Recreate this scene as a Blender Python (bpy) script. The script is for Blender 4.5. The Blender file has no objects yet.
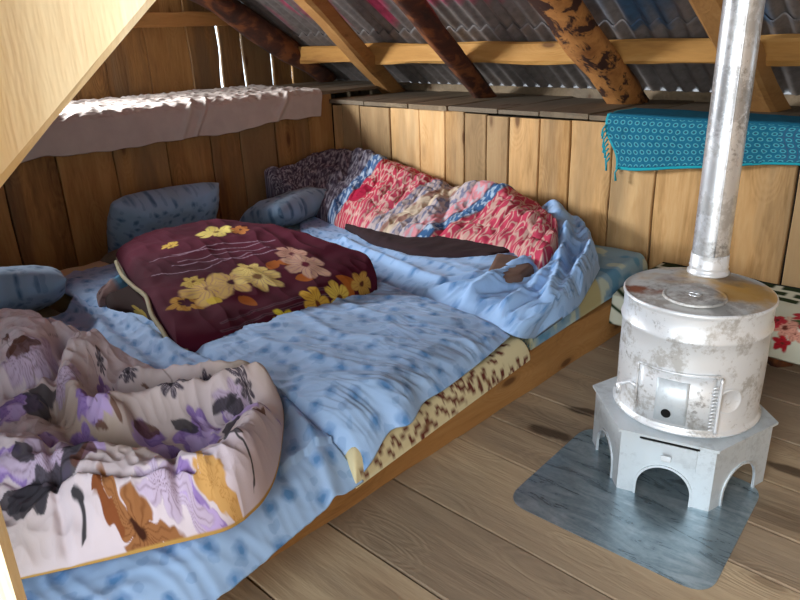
import bpy, bmesh, math, random
import numpy as np
from mathutils import Matrix, Vector, noise as mn
random.seed(7); rng=np.random.default_rng(7)
SC=bpy.context.scene; COL=SC.collection
PI=math.pi
# ---------------------------------------------------------------- camera
CAMZ=1.2; FPX=695.67
r_=np.array([0.72353426,0.68949832,-0.03301876]); u_=np.array([-0.22617068,0.28198508,0.93237934]); f_=np.array([-0.65218479,0.66714053,-0.35997017])
cam=bpy.data.cameras.new('camera'); camo=bpy.data.objects.new('camera',cam); COL.objects.link(camo)
cam.sensor_width=36; cam.lens=FPX/800*36; cam.clip_start=.02
camo.matrix_world=Matrix(((r_[0],u_[0],-f_[0],0),(r_[1],u_[1],-f_[1],0),(r_[2],u_[2],-f_[2],CAMZ),(0,0,0,1)))
SC.camera=camo
def at(px,py,z=.26):
    d=f_+(px-400)/FPX*r_-(py-300)/FPX*u_
    t=(z-CAMZ)/d[2]; return np.array([d[0]*t,d[1]*t,z])
def atc(px,py,z=.3):
    """as at(), but stopped by the left and back walls"""
    p=at(px,py,z); d=f_+(px-400)/FPX*r_-(py-300)/FPX*u_
    if p[0]<-3.31: t=-3.31/d[0]; p=np.array([d[0]*t,d[1]*t,CAMZ+d[2]*t])
    if p[1]>2.84: t=2.84/d[1]; p=np.array([d[0]*t,d[1]*t,CAMZ+d[2]*t])
    return p
def proj(P):
    v=P-np.array([0,0,CAMZ]); z=v@f_
    return 400+FPX*(v@r_)/z, 300-FPX*(v@u_)/z
# ---------------------------------------------------------------- numpy noise
_perm=rng.permutation(256); _perm=np.concatenate([_perm,_perm]); _ga=rng.uniform(0,2*PI,256)
def pn(x,y):
    xi=np.floor(x).astype(int); yi=np.floor(y).astype(int); xf=x-xi; yf=y-yi
    u=xf*xf*xf*(xf*(xf*6-15)+10); v=yf*yf*yf*(yf*(yf*6-15)+10)
    def g(i,j,a,b):
        an=_ga[_perm[(_perm[i&255]+j)&255]]; return np.cos(an)*a+np.sin(an)*b
    n00=g(xi,yi,xf,yf); n10=g(xi+1,yi,xf-1,yf); n01=g(xi,yi+1,xf,yf-1); n11=g(xi+1,yi+1,xf-1,yf-1)
    return ((n00*(1-u)+n10*u)*(1-v)+(n01*(1-u)+n11*u)*v)*1.5
def fbm(x,y,o=3):
    s=0;a=1
    for k in range(o): s=s+a*pn(x*2**k+17*k,y*2**k-9*k); a*=.5
    return s
def ridged(x,y,w=.25):           # sharp crease lines
    return 1-np.minimum(np.abs(pn(x,y))/w,1)
# ---------------------------------------------------------------- colours, node helpers
def lin(c):
    c=np.asarray(c,float); return np.where(c<=.04045,c/12.92,((c+.055)/1.055)**2.4)
def hx(h): return tuple(lin([int(h[i:i+2],16)/255 for i in (0,2,4)]))
def rgba(c): 
    if isinstance(c,str): c=hx(c)
    return (*c,1)
class NT:
    def __init__(s,name):
        s.m=bpy.data.materials.new(name); s.m.use_nodes=True; s.t=s.m.node_tree; s.t.nodes.clear()
        s.out=s.n('ShaderNodeOutputMaterial'); s.b=s.n('ShaderNodeBsdfPrincipled'); s.l(s.b.outputs[0],s.out.inputs[0])
    def n(s,t,**k):
        n=s.t.nodes.new(t)
        for a,v in k.items(): setattr(n,a,v)
        return n
    def l(s,a,b): s.t.links.new(a,b)
    def put(s,sock,v):
        if hasattr(v,'is_output') or isinstance(v,bpy.types.NodeSocket): s.l(v,sock)
        elif v is not None: sock.default_value=v
    def math(s,op,a,b=None,c=None,clamp=False):
        n=s.n('ShaderNodeMath',operation=op,use_clamp=clamp)
        for i,v in enumerate((a,b,c)):
            if v is not None: s.put(n.inputs[i],v)
        return n.outputs[0]
    def vmath(s,op,a,b=None):
        n=s.n('ShaderNodeVectorMath',operation=op); s.put(n.inputs[0],a)
        if b is not None:
            if op=='SCALE': s.put(n.inputs[3],b)
            else: s.put(n.inputs[1],b)
        return n.outputs[0]
    def ramp(s,f,stops,interp='LINEAR'):
        n=s.n('ShaderNodeValToRGB'); n.color_ramp.interpolation=interp; e=n.color_ramp.elements
        while len(e)<len(stops): e.new(.5)
        for i,(p,c) in enumerate(stops): e[i].position=p; e[i].color=rgba(c) if not isinstance(c,(int,float)) else (c,c,c,1)
        s.put(n.inputs[0],f); return n.outputs[0]
    def mix(s,f,a,b,mode='MIX'):
        n=s.n('ShaderNodeMix',data_type='RGBA',blend_type=mode); s.put(n.inputs[0],f)
        s.put(n.inputs[6],rgba(a) if isinstance(a,(str,tuple)) else a); s.put(n.inputs[7],rgba(b) if isinstance(b,(str,tuple)) else b)
        return n.outputs[2]
    def noise(s,vec,scale,detail=3,rough=.55,dist=0):
        n=s.n('ShaderNodeTexNoise'); n.inputs['Scale'].default_value=scale; n.inputs['Detail'].default_value=detail
        n.inputs['Roughness'].default_value=rough; n.inputs['Distortion'].default_value=dist; s.l(vec,n.inputs['Vector']); return n.outputs[0]
    def vor(s,vec,scale,feature='F1',rnd=1,out=0):
        n=s.n('ShaderNodeTexVoronoi',feature=feature); n.inputs['Scale'].default_value=scale; n.inputs['Randomness'].default_value=rnd
        s.l(vec,n.inputs['Vector']); return n.outputs[out]
    def coord(s,which='Object'):
        n=s.n('ShaderNodeTexCoord'); return n.outputs[which]
    def bump(s,h,strength=.3,dist=.005):
        n=s.n('ShaderNodeBump'); n.inputs['Strength'].default_value=strength; n.inputs['Distance'].default_value=dist
        s.l(h,n.inputs['Height']); s.l(n.outputs[0],s.b.inputs['Normal'])
    def set(s,**k):
        for a,v in k.items(): s.put(s.b.inputs[a.replace('_',' ')],rgba(v) if isinstance(v,(str,tuple)) else v)
        return s.m
def wood(name,axis,dark,mid,light,grey='6b6052',greyamt=.3,knots=1.,rough=.75,scale=1.,overlit=None):
    """sawn timber: grain along axis, knots, weathering; random offset per board"""
    T=NT(name); co=T.coord(); g=T.n('ShaderNodeNewGeometry'); rnd=g.outputs['Random Per Island']
    off=T.math('MULTIPLY',rnd,37.); cb=T.n('ShaderNodeCombineXYZ')
    for i in range(3): T.l(off,cb.inputs[i])
    v=T.vmath('ADD',co,cb.outputs[0])
    s=[7.,7.,7.]; s['xyz'.index(axis)]=.9
    mp=T.vmath('MULTIPLY',v,tuple(x*scale for x in s))
    warp=T.noise(v,3.,2); wv=T.vmath('SCALE',mp,1.)
    k=[14.,14.,14.]; k['xyz'.index(axis)]=5.
    kv=T.vmath('MULTIPLY',v,tuple(x*.5*scale for x in k)); kd=T.vor(kv,1.,rnd=1.)
    kmask=T.ramp(kd,[(0,1.),(.07,.95),(.12,.25),(.2,0.)])
    kpull=T.math('MULTIPLY',T.ramp(kd,[(0,1.),(.4,0.)]),1.1)
    n1=T.noise(mp,1.2,4,.6,.6)
    band=T.math('SINE',T.math('MULTIPLY',T.math('ADD',n1,kpull),34.))
    fine=T.noise(T.vmath('MULTIPLY',mp,(9.,9.,9.) ),1.,3,.7)
    f=T.math('ADD',T.math('MULTIPLY',band,.028),T.math('ADD',T.math('MULTIPLY',n1,.75),T.math('MULTIPLY',fine,.28)))
    f=T.math('ADD',f,T.math('MULTIPLY',T.math('SUBTRACT',rnd,.5),.22))
    c=T.ramp(f,[(.25,dark),(.5,mid),(.78,light)])
    gn=T.noise(T.vmath('MULTIPLY',v,tuple(x*.5 for x in s)),1.,4,.65)
    gm=T.math('MULTIPLY',T.ramp(gn,[(.48,0.),(.66,1.)]),greyamt)
    r2=T.math('GREATER_THAN',T.math('FRACT',T.math('MULTIPLY',rnd,7.31)),1-greyamt*.35)
    gm=T.math('MAXIMUM',gm,T.math('MULTIPLY',r2,greyamt))
    c=T.mix(gm,c,grey)
    c=T.mix(T.math('MULTIPLY',kmask,.8*knots),c,'4a2812')
    T.l(c,T.b.inputs['Base Color']); T.set(Roughness=rough,Specular_IOR_Level=.25)
    T.bump(T.math('ADD',fine,T.math('MULTIPLY',band,.15)),.35,.004)
    return T.m
def attr_fabric(name,rough=.9,bumpscale=500.,bs=.15,sheen=.1):
    T=NT(name); a=T.n('ShaderNodeAttribute',attribute_name='Col'); T.l(a.outputs['Color'],T.b.inputs['Base Color'])
    T.set(Roughness=rough,Specular_IOR_Level=.15,Sheen_Weight=0.)
    uv=T.coord('UV'); T.bump(T.noise(uv,bumpscale,2),bs,.002); return T.m
def plain(name,c,rough=.85,metal=0.,var=.12,scale=12.,bs=.15):
    T=NT(name); co=T.coord(); n=T.noise(co,scale,4)
    cc=np.array(hx(c) if isinstance(c,str) else c)
    T.l(T.ramp(n,[(.3,tuple(cc*(1-var*1.6))),(.7,tuple(np.minimum(cc*(1+var),1)))]),T.b.inputs['Base Color'])
    T.set(Roughness=rough,Metallic=metal,Specular_IOR_Level=.3); T.bump(n,bs,.003); return T.m
# ---------------------------------------------------------------- mesh helpers
def link(name,me,mat,parent=None):
    o=bpy.data.objects.new(name,me); COL.objects.link(o)
    if mat is not None:
        for m in (mat if isinstance(mat,(list,tuple)) else [mat]): me.materials.append(m)
    if parent is not None: o.parent=parent; o.matrix_parent_inverse=Matrix.Translation(-parent.location)
    return o
def from_bm(name,bm,mat,parent=None,smooth=False):
    bmesh.ops.recalc_face_normals(bm,faces=bm.faces)
    me=bpy.data.meshes.new(name); bm.to_mesh(me); bm.free()
    if smooth: me.polygons.foreach_set('use_smooth',[True]*len(me.polygons))
    return link(name,me,mat,parent)
def tag(o,label,cat,group=None):
    o['label']=label; o['category']=cat
    if group: o['group']=group
    return o
def struct(o): o['kind']='structure'; return o
def thing(name,label,cat,loc,group=None):
    o=bpy.data.objects.new(name,None); COL.objects.link(o); o.location=loc; o.empty_display_size=.05; return tag(o,label,cat,group)
def timber(bm,a,b,w,h,up=(0,0,1),segs=10,wob=.003,round_=0.15,taper=1.,seed=None):
    """sawn beam from a to b: width w sideways, h along up; wavy edges, eased corners"""
    a=Vector(a);b=Vector(b);d=(b-a).normalized();up=Vector(up);s=d.cross(up).normalized();u=s.cross(d).normalized()
    if seed is None: seed=random.random()*99
    rings=[]; e=min(w,h)*round_
    prof=[(-w/2+e,-h/2),(w/2-e,-h/2),(w/2,-h/2+e),(w/2,h/2-e),(w/2-e,h/2),(-w/2+e,h/2),(-w/2,h/2-e),(-w/2,-h/2+e)]
    for i in range(segs+1):
        t=i/segs; c=a.lerp(b,t); k=1+(taper-1)*t; ring=[]
        for j,(x,y) in enumerate(prof):
            nx=mn.noise(Vector((seed,t*segs*.35,j//2*3.1)))*wob; ny=mn.noise(Vector((seed+40,t*segs*.35,j//2*3.1)))*wob
            ring.append(bm.verts.new(c+s*(x*k+nx)+u*(y*k+ny)))
        rings.append(ring)
    n=len(prof)
    for i in range(segs):
        for j in range(n): bm.faces.new((rings[i][j],rings[i][(j+1)%n],rings[i+1][(j+1)%n],rings[i+1][j]))
    bm.faces.new(rings[0][::-1]); bm.faces.new(rings[-1])
def box(bm,x0,x1,y0,y1,z0,z1):
    v=[bm.verts.new((x,y,z)) for x in (x0,x1) for y in (y0,y1) for z in (z0,z1)]
    for f in ((0,1,3,2),(4,6,7,5),(0,4,5,1),(2,3,7,6),(0,2,6,4),(1,5,7,3)): bm.faces.new([v[i] for i in f])
def tube(bm,pts,r,n=8,cap=True):
    pts=[Vector(p) for p in pts]; rings=[]
    for i,p in enumerate(pts):
        d=(pts[min(i+1,len(pts)-1)]-pts[max(i-1,0)]).normalized(); s=d.orthogonal().normalized() if i==0 else (s-d*s.dot(d)).normalized()
        u=d.cross(s); rr=r[i] if isinstance(r,(list,tuple)) else r
        rings.append([bm.verts.new(p+(s*math.cos(2*PI*j/n)+u*math.sin(2*PI*j/n))*rr) for j in range(n)])
    for i in range(len(pts)-1):
        for j in range(n): bm.faces.new((rings[i][j],rings[i][(j+1)%n],rings[i+1][(j+1)%n],rings[i+1][j]))
    if cap: bm.faces.new(rings[0][::-1]); bm.faces.new(rings[-1])
def lathe(bm,prof,cx,cy,n=72,a0=0,a1=2*PI,dent=0):
    full=abs(a1-a0-2*PI)<1e-6; rings=[]
    m=n if full else n+1
    for r,z in prof:
        ring=[]
        for j in range(m):
            a=a0+(a1-a0)*j/n; rr=r
            if dent and r>.05: rr=r+dent*mn.noise(Vector((math.cos(a)*1.6,math.sin(a)*1.6,z*7)))
            ring.append(bm.verts.new((cx+rr*math.cos(a),cy+rr*math.sin(a),z)))
        rings.append(ring)
    for i in range(len(prof)-1):
        for j in range(n): bm.faces.new((rings[i][j],rings[i][(j+1)%m],rings[i+1][(j+1)%m],rings[i+1][j]))
    return rings
def grid_mesh(name,P,mat,parent=None,uv=None,col=None,thick=None,bottom=None):
    """P (ns,nt,3) top grid; bottom: (ns,nt,3) underside joined round the rim"""
    ns,nt=P.shape[:2]; idx=np.arange(ns*nt).reshape(ns,nt)
    q=np.stack([idx[:-1,:-1],idx[1:,:-1],idx[1:,1:],idx[:-1,1:]],-1).reshape(-1,4)
    V=P.reshape(-1,3)
    UV=uv.reshape(-1,2) if uv is not None else None; C=col.reshape(-1,3) if col is not None else None
    if bottom is not None:
        N=ns*nt; V=np.concatenate([V,bottom.reshape(-1,3)])
        q2=q[:,::-1]+N
        rim=np.concatenate([idx[:,0],idx[-1,1:],idx[-2::-1,-1],idx[0,-2:0:-1]]); rn=np.roll(rim,-1)
        q3=np.stack([rim,rim+N,rn+N,rn],-1)
        q=np.concatenate([q,q2,q3])
        if UV is not None: UV=np.concatenate([UV,UV])
        if C is not None: C=np.concatenate([C,C])
    me=bpy.data.meshes.new(name); me.vertices.add(len(V)); me.vertices.foreach_set('co',V.astype(np.float32).ravel())
    me.loops.add(len(q)*4); me.loops.foreach_set('vertex_index',q.astype(np.int32).ravel())
    me.polygons.add(len(q)); me.polygons.foreach_set('loop_start',np.arange(len(q),dtype=np.int32)*4)
    me.polygons.foreach_set('use_smooth',np.ones(len(q),bool)); me.update(calc_edges=True); me.validate()
    if UV is not None:
        l=me.uv_layers.new(name='UVMap'); l.data.foreach_set('uv',UV[q.ravel()].astype(np.float32).ravel())
    if C is not None:
        a=me.color_attributes.new('Col','FLOAT_COLOR','POINT'); a.data.foreach_set('color',np.concatenate([C,np.ones((len(C),1))],1).astype(np.float32).ravel())
    return link(name,me,mat,parent)
def curve(pts,n):
    """Catmull-Rom through pts (k,3) resampled to n by arc length"""
    P=np.array(pts,float)
    if len(P)==2: t=np.linspace(0,1,n)[:,None]; return P[0]*(1-t)+P[1]*t
    Q=np.concatenate([[2*P[0]-P[1]],P,[2*P[-1]-P[-2]]]); out=[]
    for i in range(len(P)-1):
        a,b,c,d=Q[i:i+4]; t=np.linspace(0,1,24,endpoint=False)[:,None]
        out.append(.5*((2*b)+(-a+c)*t+(2*a-5*b+4*c-d)*t*t+(-a+3*b-3*c+d)*t**3))
    C=np.concatenate(out+[P[-1:]]); L=np.concatenate([[0],np.cumsum(np.linalg.norm(np.diff(C,axis=0),axis=1))])
    s=np.linspace(0,L[-1],n); return np.stack([np.interp(s,L,C[:,k]) for k in range(3)],1)
class Patch:
    """Coons patch between four boundary curves: c0 (t=0, s 0..1), c1 (t=1), d0 (s=0, t 0..1), d1 (s=1)"""
    def __init__(s,c0,c1,d0,d1,ns,nt,dens=None):
        c0,c1,d0,d1=[curve(c,n) for c,n in ((c0,ns),(c1,ns),(d0,nt),(d1,nt))]
        S=np.linspace(0,1,ns)[:,None,None]; T=np.linspace(0,1,nt)[None,:,None]
        P=(1-T)*c0[:,None]+T*c1[:,None]+(1-S)*d0[None]+S*d1[None]-((1-S)*(1-T)*c0[0]+S*(1-T)*c0[-1]+(1-S)*T*c1[0]+S*T*c1[-1])
        s.P=P; s.W=(np.linalg.norm(np.diff(c0,axis=0),axis=1).sum()+np.linalg.norm(np.diff(c1,axis=0),axis=1).sum())/2
        s.H=(np.linalg.norm(np.diff(d0,axis=0),axis=1).sum()+np.linalg.norm(np.diff(d1,axis=0),axis=1).sum())/2
        S1=np.linspace(0,1,ns); T1=np.linspace(0,1,nt)
        if dens:      # crowd the rows towards the rim so that rounded edges are evenly meshed
            def wp(x,L):
                r=dens; arc=r*PI/2; tot=L-2*r+2*arc; a=x*tot
                return np.where(a<arc,r*(1-np.cos(a/r)),np.where(a>tot-arc,L-r*(1-np.cos((tot-a)/r)),a-arc+r))/L
            S2=np.clip(wp(S1,s.W),0,1); T2=np.clip(wp(T1,s.H),0,1)
            P=np.stack([np.stack([np.interp(S2,S1,P[:,j,k]) for j in range(nt)],1) for k in range(3)],2)
            P=np.stack([np.stack([np.interp(T2,T1,P[i,:,k]) for i in range(ns)],0) for k in range(3)],2)
            S1,T1=S2,T2; s.P=P
        s.S=np.broadcast_to(S1[:,None],(ns,nt)); s.T=np.broadcast_to(T1[None,:],(ns,nt))
        s.u=s.S*s.W; s.v=s.T*s.H; s.uv=np.stack([s.u,s.v],-1)
        s.e=np.minimum(np.minimum(s.u,s.W-s.u),np.minimum(s.v,s.H-s.v))
        s.base=P.copy(); s.col=np.ones((ns,nt,3))
    def edge(s,r): return np.sqrt(np.clip(1-(1-np.clip(s.e/r,0,1))**2,0,1))
    def ridge(s,pts,w,h,power=2,z=None):
        """raised fold along a polyline given in photo pixels at height z"""
        pz=np.array([at(p[0],p[1],z if z is not None else .3) for p in pts]); pz=curve(pz,40)[:,:2]
        X=s.base[...,0].ravel(); Y=s.base[...,1].ravel(); D=np.full(X.shape,9.); tt=np.zeros(X.shape)
        for i in range(len(pz)-1):
            a=pz[i];b=pz[i+1];ab=b-a;L=ab@ab+1e-12
            t=np.clip(((X-a[0])*ab[0]+(Y-a[1])*ab[1])/L,0,1); d=np.hypot(X-a[0]-t*ab[0],Y-a[1]-t*ab[1])
            m=d<D; D=np.where(m,d,D); tt=np.where(m,(i+t)/(len(pz)-1),tt)
        ww=w if np.isscalar(w) else np.interp(tt,np.linspace(0,1,len(w)),w)
        hh=h if np.isscalar(h) else np.interp(tt,np.linspace(0,1,len(h)),h)
        return (hh*np.exp(-(D/ww)**power)).reshape(s.S.shape)
    def remetric(s):
        """u, v become lengths measured along the folded surface"""
        ns,nt=s.S.shape
        d=np.concatenate([np.zeros((1,nt)),np.linalg.norm(np.diff(s.P,axis=0),axis=2).cumsum(0)]); m=d[ns//2].copy(); s.u=d-m+m.mean()
        d=np.concatenate([np.zeros((ns,1)),np.linalg.norm(np.diff(s.P,axis=1),axis=2).cumsum(1)],1); m=d[:,nt//2:nt//2+1].copy(); s.v=d-m+m.mean()
        s.uv=np.stack([s.u,s.v],-1)
    def near(s,px,py):
        x,y=proj(s.P.reshape(-1,3)); i=np.argmin((x-px)**2+(y-py)**2); return s.u.ravel()[i],s.v.ravel()[i]
    def paint(s,m,c):
        c=np.array(hx(c) if isinstance(c,str) else c); m=np.clip(m,0,1)[...,None]; s.col=s.col*(1-m)+c*m
    def flower(s,cx,cy,R,n,rot,c,vein=None,heart=None,inner=.5,soft=.12):
        dx=s.u-cx+.006*fbm(s.u*30,s.v*30,2); dy=s.v-cy+.006*fbm(s.u*30+50,s.v*30,2); r=np.hypot(dx,dy); a=np.arctan2(dy,dx)+rot
        pet=np.abs(np.cos(a*n/2))**.55; lim=R*(inner+(1-inner)*pet)
        m=np.clip((lim-r)/(R*soft),0,1); s.paint(m,c)
        if vein: s.paint(m*np.clip(1-np.abs((np.mod(a*n*3/(2*PI),1)-.5))*5,0,1)*np.clip(1.3-r/R,0,1)*.8,vein); s.paint(m*np.clip(1-np.abs(lim-r)/(R*.1),0,1)*.6,vein)
        if heart: s.paint(np.clip((R*.2-r)/(R*.08),0,1),heart)
    def leaf(s,cx,cy,L,Wd,rot,c,op=1.):
        dx=s.u-cx; dy=s.v-cy; x=(dx*math.cos(rot)+dy*math.sin(rot))/L; y=(-dx*math.sin(rot)+dy*math.cos(rot))
        lim=Wd*np.clip(x*(1-x)*4,0,1)**.8; s.paint(np.clip((lim-np.abs(y))/.003,0,1)*((x>0)&(x<1))*op,c)
    def line(s,pts,w,c,op=1.,uvpts=True):
        P=curve([(p[0],p[1],0) for p in pts],30); D=np.full(s.S.shape,9.)
        for i in range(len(P)-1):
            a=P[i];b=P[i+1];ab=b-a;L=ab@ab+1e-12; t=np.clip(((s.u-a[0])*ab[0]+(s.v-a[1])*ab[1])/L,0,1)
            D=np.minimum(D,np.hypot(s.u-a[0]-t*ab[0],s.v-a[1]-t*ab[1]))
        s.paint(np.clip((w-D)/(w*.5),0,1)*op,c)
    def build(s,name,mat,parent=None,thick=.004,closed=True,col=False):
        bot=s.P.copy(); bot[...,2]-=thick
        if closed=='base': bot=s.base.copy(); bot[...,2]-=.004
        return grid_mesh(name,s.P,mat,parent,s.uv,s.col if col else None,bottom=bot if closed else None)
# ---------------------------------------------------------------- materials
M={}
M['wall']=wood('pine_wall_boards','z','86602f','c49a66','d8b482',grey='77674f',greyamt=.6)
M['wall_old']=wood('old_wall_boards','z','5e3f20','946c3e','b08752',grey='5e5040',greyamt=.6)
M['floor']=wood('floor_boards','x','75624e','ab9478','c6b090',grey='8a7b6a',greyamt=.5,knots=.6,rough=.7)
M['ledge']=wood('ledge_boards_long','y','4a3c2e','76664f','927e66',grey='655c50',greyamt=.6)
M['beam_x']=wood('beam_lengthwise','x','8a5a28','b8843f','cf9f5c',greyamt=.15)
M['beam_y']=wood('beam_crosswise','y','7e5127','b07c40','c39256',greyamt=.2)
M['overlit']=wood('overlit_timber','z','e0bd86','f4dfb6','fcf0d6',greyamt=.02,knots=.15)  # near-white colour stands in for the strong light on post and brace
def bark_wood():
    T=NT('barky_rafter'); co=T.coord(); n=T.noise(T.vmath('MULTIPLY',co,(1,.55,.8)),14,4,.6,.4); w=T.noise(co,9.,4,.7)
    c=T.ramp(w,[(.3,'8a5526'),(.6,'bb8042')]); c=T.mix(T.ramp(n,[(.5,0.),(.56,1.)]),c,'3a1d10')
    T.l(c,T.b.inputs['Base Color']); T.set(Roughness=.8); T.bump(n,.5,.01); return T.m
M['bark']=bark_wood()
def bark_wood2():
    T=NT('dark_barky_pole'); co=T.coord(); n=T.noise(T.vmath('MULTIPLY',co,(1,.5,.8)),10,5,.6,.5)
    c=T.ramp(n,[(.35,'2a140b'),(.5,'4a2412'),(.6,'7a4520')]); T.l(c,T.b.inputs['Base Color']); T.set(Roughness=.85); T.bump(n,.7,.012); return T.m
M['bark_dark']=bark_wood2()
M['backing']=plain('dark_joint_backing','1c1612')  # near-black, for backing added so that gaps between boards stay dark
# ================================================================ SETTING
def plank_wall(name,plane,val,cuts,z0f,z1f,mat,th=.022,gap=.003,inward=1,wob=.004,gaps=None):
    """upright boards; cuts along the wall; gaps[i] widens the joint after board i"""
    bm=bmesh.new()
    for i in range(len(cuts)-1):
        a,b=cuts[i],cuts[i+1]; g0=(gaps or {}).get(i-1,gap)/2; g1=(gaps or {}).get(i,gap)/2
        nz=14; z0=z0f(a,b); z1=z1f(a,b); off=random.uniform(-.004,.004); seed=i*7.3
        rows=[]
        for k in range(nz+1):
            z=z0+(z1-z0)*k/nz
            ea=a+g0*(1+mn.noise(Vector((seed,z*5,0)))*.9)+mn.noise(Vector((i*3.1,z*3,5)))*wob
            eb=b-g1*(1+mn.noise(Vector((seed+9,z*5,0)))*.9)+mn.noise(Vector(((i+1)*3.1,z*3,5)))*wob
            row=[]
            for (c,d) in ((ea,-.003),(ea+.004,0),(eb-.004,0),(eb,-.003),(eb,-th),(ea,-th)):
                w=val+inward*(d+off)
                row.append(bm.verts.new((c,w,z) if plane=='y' else (w,c,z)))
            rows.append(row)
        for k in range(nz):
            for j in range(6): bm.faces.new((rows[k][j],rows[k][(j+1)%6],rows[k+1][(j+1)%6],rows[k+1][j]))
        bm.faces.new(rows[0]); bm.faces.new(rows[-1][::-1])
    return bm
ROOF=lambda y: 1.15+(3.2-y)*.67 if y>.6 else 1.15+(3.2-.6)*.67-(.6-y)*.67
# floor
bm=bmesh.new(); ys=[-1.3,-1.08,-.84,-.6,-.34,-.09,.16,.42,.67,.926,1.18,1.471,1.642,1.855,2.1,2.35,2.6,2.85,3.0]
for i in range(len(ys)-1):
    js=[-3.4,random.uniform(-1.6,-1.3),1.25] if i%3 else [-3.4,random.uniform(-2.6,-1.9),random.uniform(-.1,.5),1.25]
    for j in range(len(js)-1):
        timber(bm,(js[j]+.001,(ys[i]+ys[i+1])/2,-.0155+random.uniform(-.001,.001)),(js[j+1]-.002,(ys[i]+ys[i+1])/2,-.0155),ys[i+1]-ys[i]-.005,.03,segs=20,wob=.003,round_=.1)
def add_stains(m,spots,c):
    """dark worn patches of their own shape in the boards; spots: x,y,rx,ry,rot"""
    t=m.node_tree; b=next(n for n in t.nodes if n.type=='BSDF_PRINCIPLED'); src=b.inputs['Base Color'].links[0].from_socket
    co=t.nodes.new('ShaderNodeTexCoord'); nz=t.nodes.new('ShaderNodeTexNoise'); nz.inputs['Scale'].default_value=14; t.links.new(co.outputs['Object'],nz.inputs['Vector'])
    for (x,y,rx,ry,rot) in spots:
        mp=t.nodes.new('ShaderNodeMapping'); mp.vector_type='TEXTURE'; mp.inputs['Location'].default_value=(x,y,0); mp.inputs['Rotation'].default_value=(0,0,rot); mp.inputs['Scale'].default_value=(rx,ry,1)
        t.links.new(co.outputs['Object'],mp.inputs['Vector']); ln=t.nodes.new('ShaderNodeVectorMath'); ln.operation='LENGTH'; t.links.new(mp.outputs[0],ln.inputs[0])
        ad=t.nodes.new('ShaderNodeMath'); ad.operation='ADD'; t.links.new(ln.outputs['Value'],ad.inputs[0]); t.links.new(nz.outputs[0],ad.inputs[1])
        rp=t.nodes.new('ShaderNodeValToRGB'); rp.color_ramp.elements[0].position=.0; rp.color_ramp.elements[0].color=(.85,.85,.85,1); rp.color_ramp.elements[1].position=1.; rp.color_ramp.elements[1].color=(0,0,0,1)
        e=rp.color_ramp.elements.new(.75); e.color=(.8,.8,.8,1)
        sc=t.nodes.new('ShaderNodeMath'); sc.operation='MULTIPLY'; sc.inputs[1].default_value=.7; t.links.new(ad.outputs[0],sc.inputs[0]); t.links.new(sc.outputs[0],rp.inputs[0])
        mx=t.nodes.new('ShaderNodeMix'); mx.data_type='RGBA'; t.links.new(rp.outputs[0],mx.inputs[0]); t.links.new(src,mx.inputs[6]); mx.inputs[7].default_value=rgba(c); src=mx.outputs[2]
    t.links.new(src,b.inputs['Base Color'])
_s=[at(551,433,0),at(583,411,0),at(515,415,0),at(790,470,0)]
add_stains(M['floor'],[(_s[0][0],_s[0][1],.09,.035,.1),(_s[1][0],_s[1][1],.08,.025,.2),(_s[3][0],_s[3][1],.10,.03,0)],'3a2a1e')
struct(from_bm('floor',bm,M['floor']))
bm=bmesh.new(); box(bm,-4.3,1.3,-1.4,3.7,-.08,-.034); struct(from_bm('trim_1',bm,M['backing']))
# back wall
cuts=[-3.36,-3.271,-3.116,-2.868,-2.639,-2.453,-2.325,-2.18,-2.043,-1.867,-1.698,-1.486,-1.275,-1.05,-.725,-.45,-.2,.1,.35,.6,.9,1.2]
bm=plank_wall('wall_back','y',2.9,cuts,lambda a,b:0,lambda a,b:.80+random.uniform(-.012,.004),M['wall'],inward=-1,gap=.008)
for v in bm.verts: pass
struct(from_bm('wall_back',bm,M['wall']))
bm=bmesh.new(); box(bm,-3.42,1.2,2.925,2.95,0,.79); struct(from_bm('backing_back',bm,M['backing']))  # dark sheet added behind the boards, gives the joints their shade
# left lower wall
cuts=[-1.2,-.95,-.7,-.45,-.2,.05,.3,.52,.76,.98,1.218,1.487,1.773,2.032,2.22,2.459,2.704,2.9]
bm=plank_wall('wall_left','x',-3.36,cuts,lambda a,b:0,lambda a,b:.86,M['wall_old'],inward=1,gap=.006,wob=.007)
struct(from_bm('wall_left',bm,M['wall_old']))
bm=bmesh.new(); box(bm,-3.41,-3.385,-1.2,2.95,0,.85); struct(from_bm('backing_left',bm,M['backing']))  # same added dark sheet behind the left boards
# ledges behind both low walls
bm=bmesh.new(); xs=[-3.36,-3.05,-2.7,-2.42,-2.1,-1.86,-1.6,-1.42,-1.1,-.8,-.5,-.2,.1,.4,.8,1.2]
for i in range(len(xs)-1):
    timber(bm,((xs[i]+xs[i+1])/2,2.885-random.uniform(0,.012),.816),((xs[i]+xs[i+1])/2,3.62,.816+random.uniform(-.004,.004)),xs[i+1]-xs[i]-.006,.022,segs=6,wob=.006)
struct(from_bm('trim_4',bm,M['ledge']))
bm=bmesh.new(); xs=[-3.345,-3.55,-3.77,-3.98,-4.2]
for i in range(4): timber(bm,((xs[i]+xs[i+1])/2,-1.2,.869),((xs[i]+xs[i+1])/2,3.6,.869),.2,.02,segs=16,wob=.006)
struct(from_bm('trim_5',bm,M['ledge']))
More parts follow.
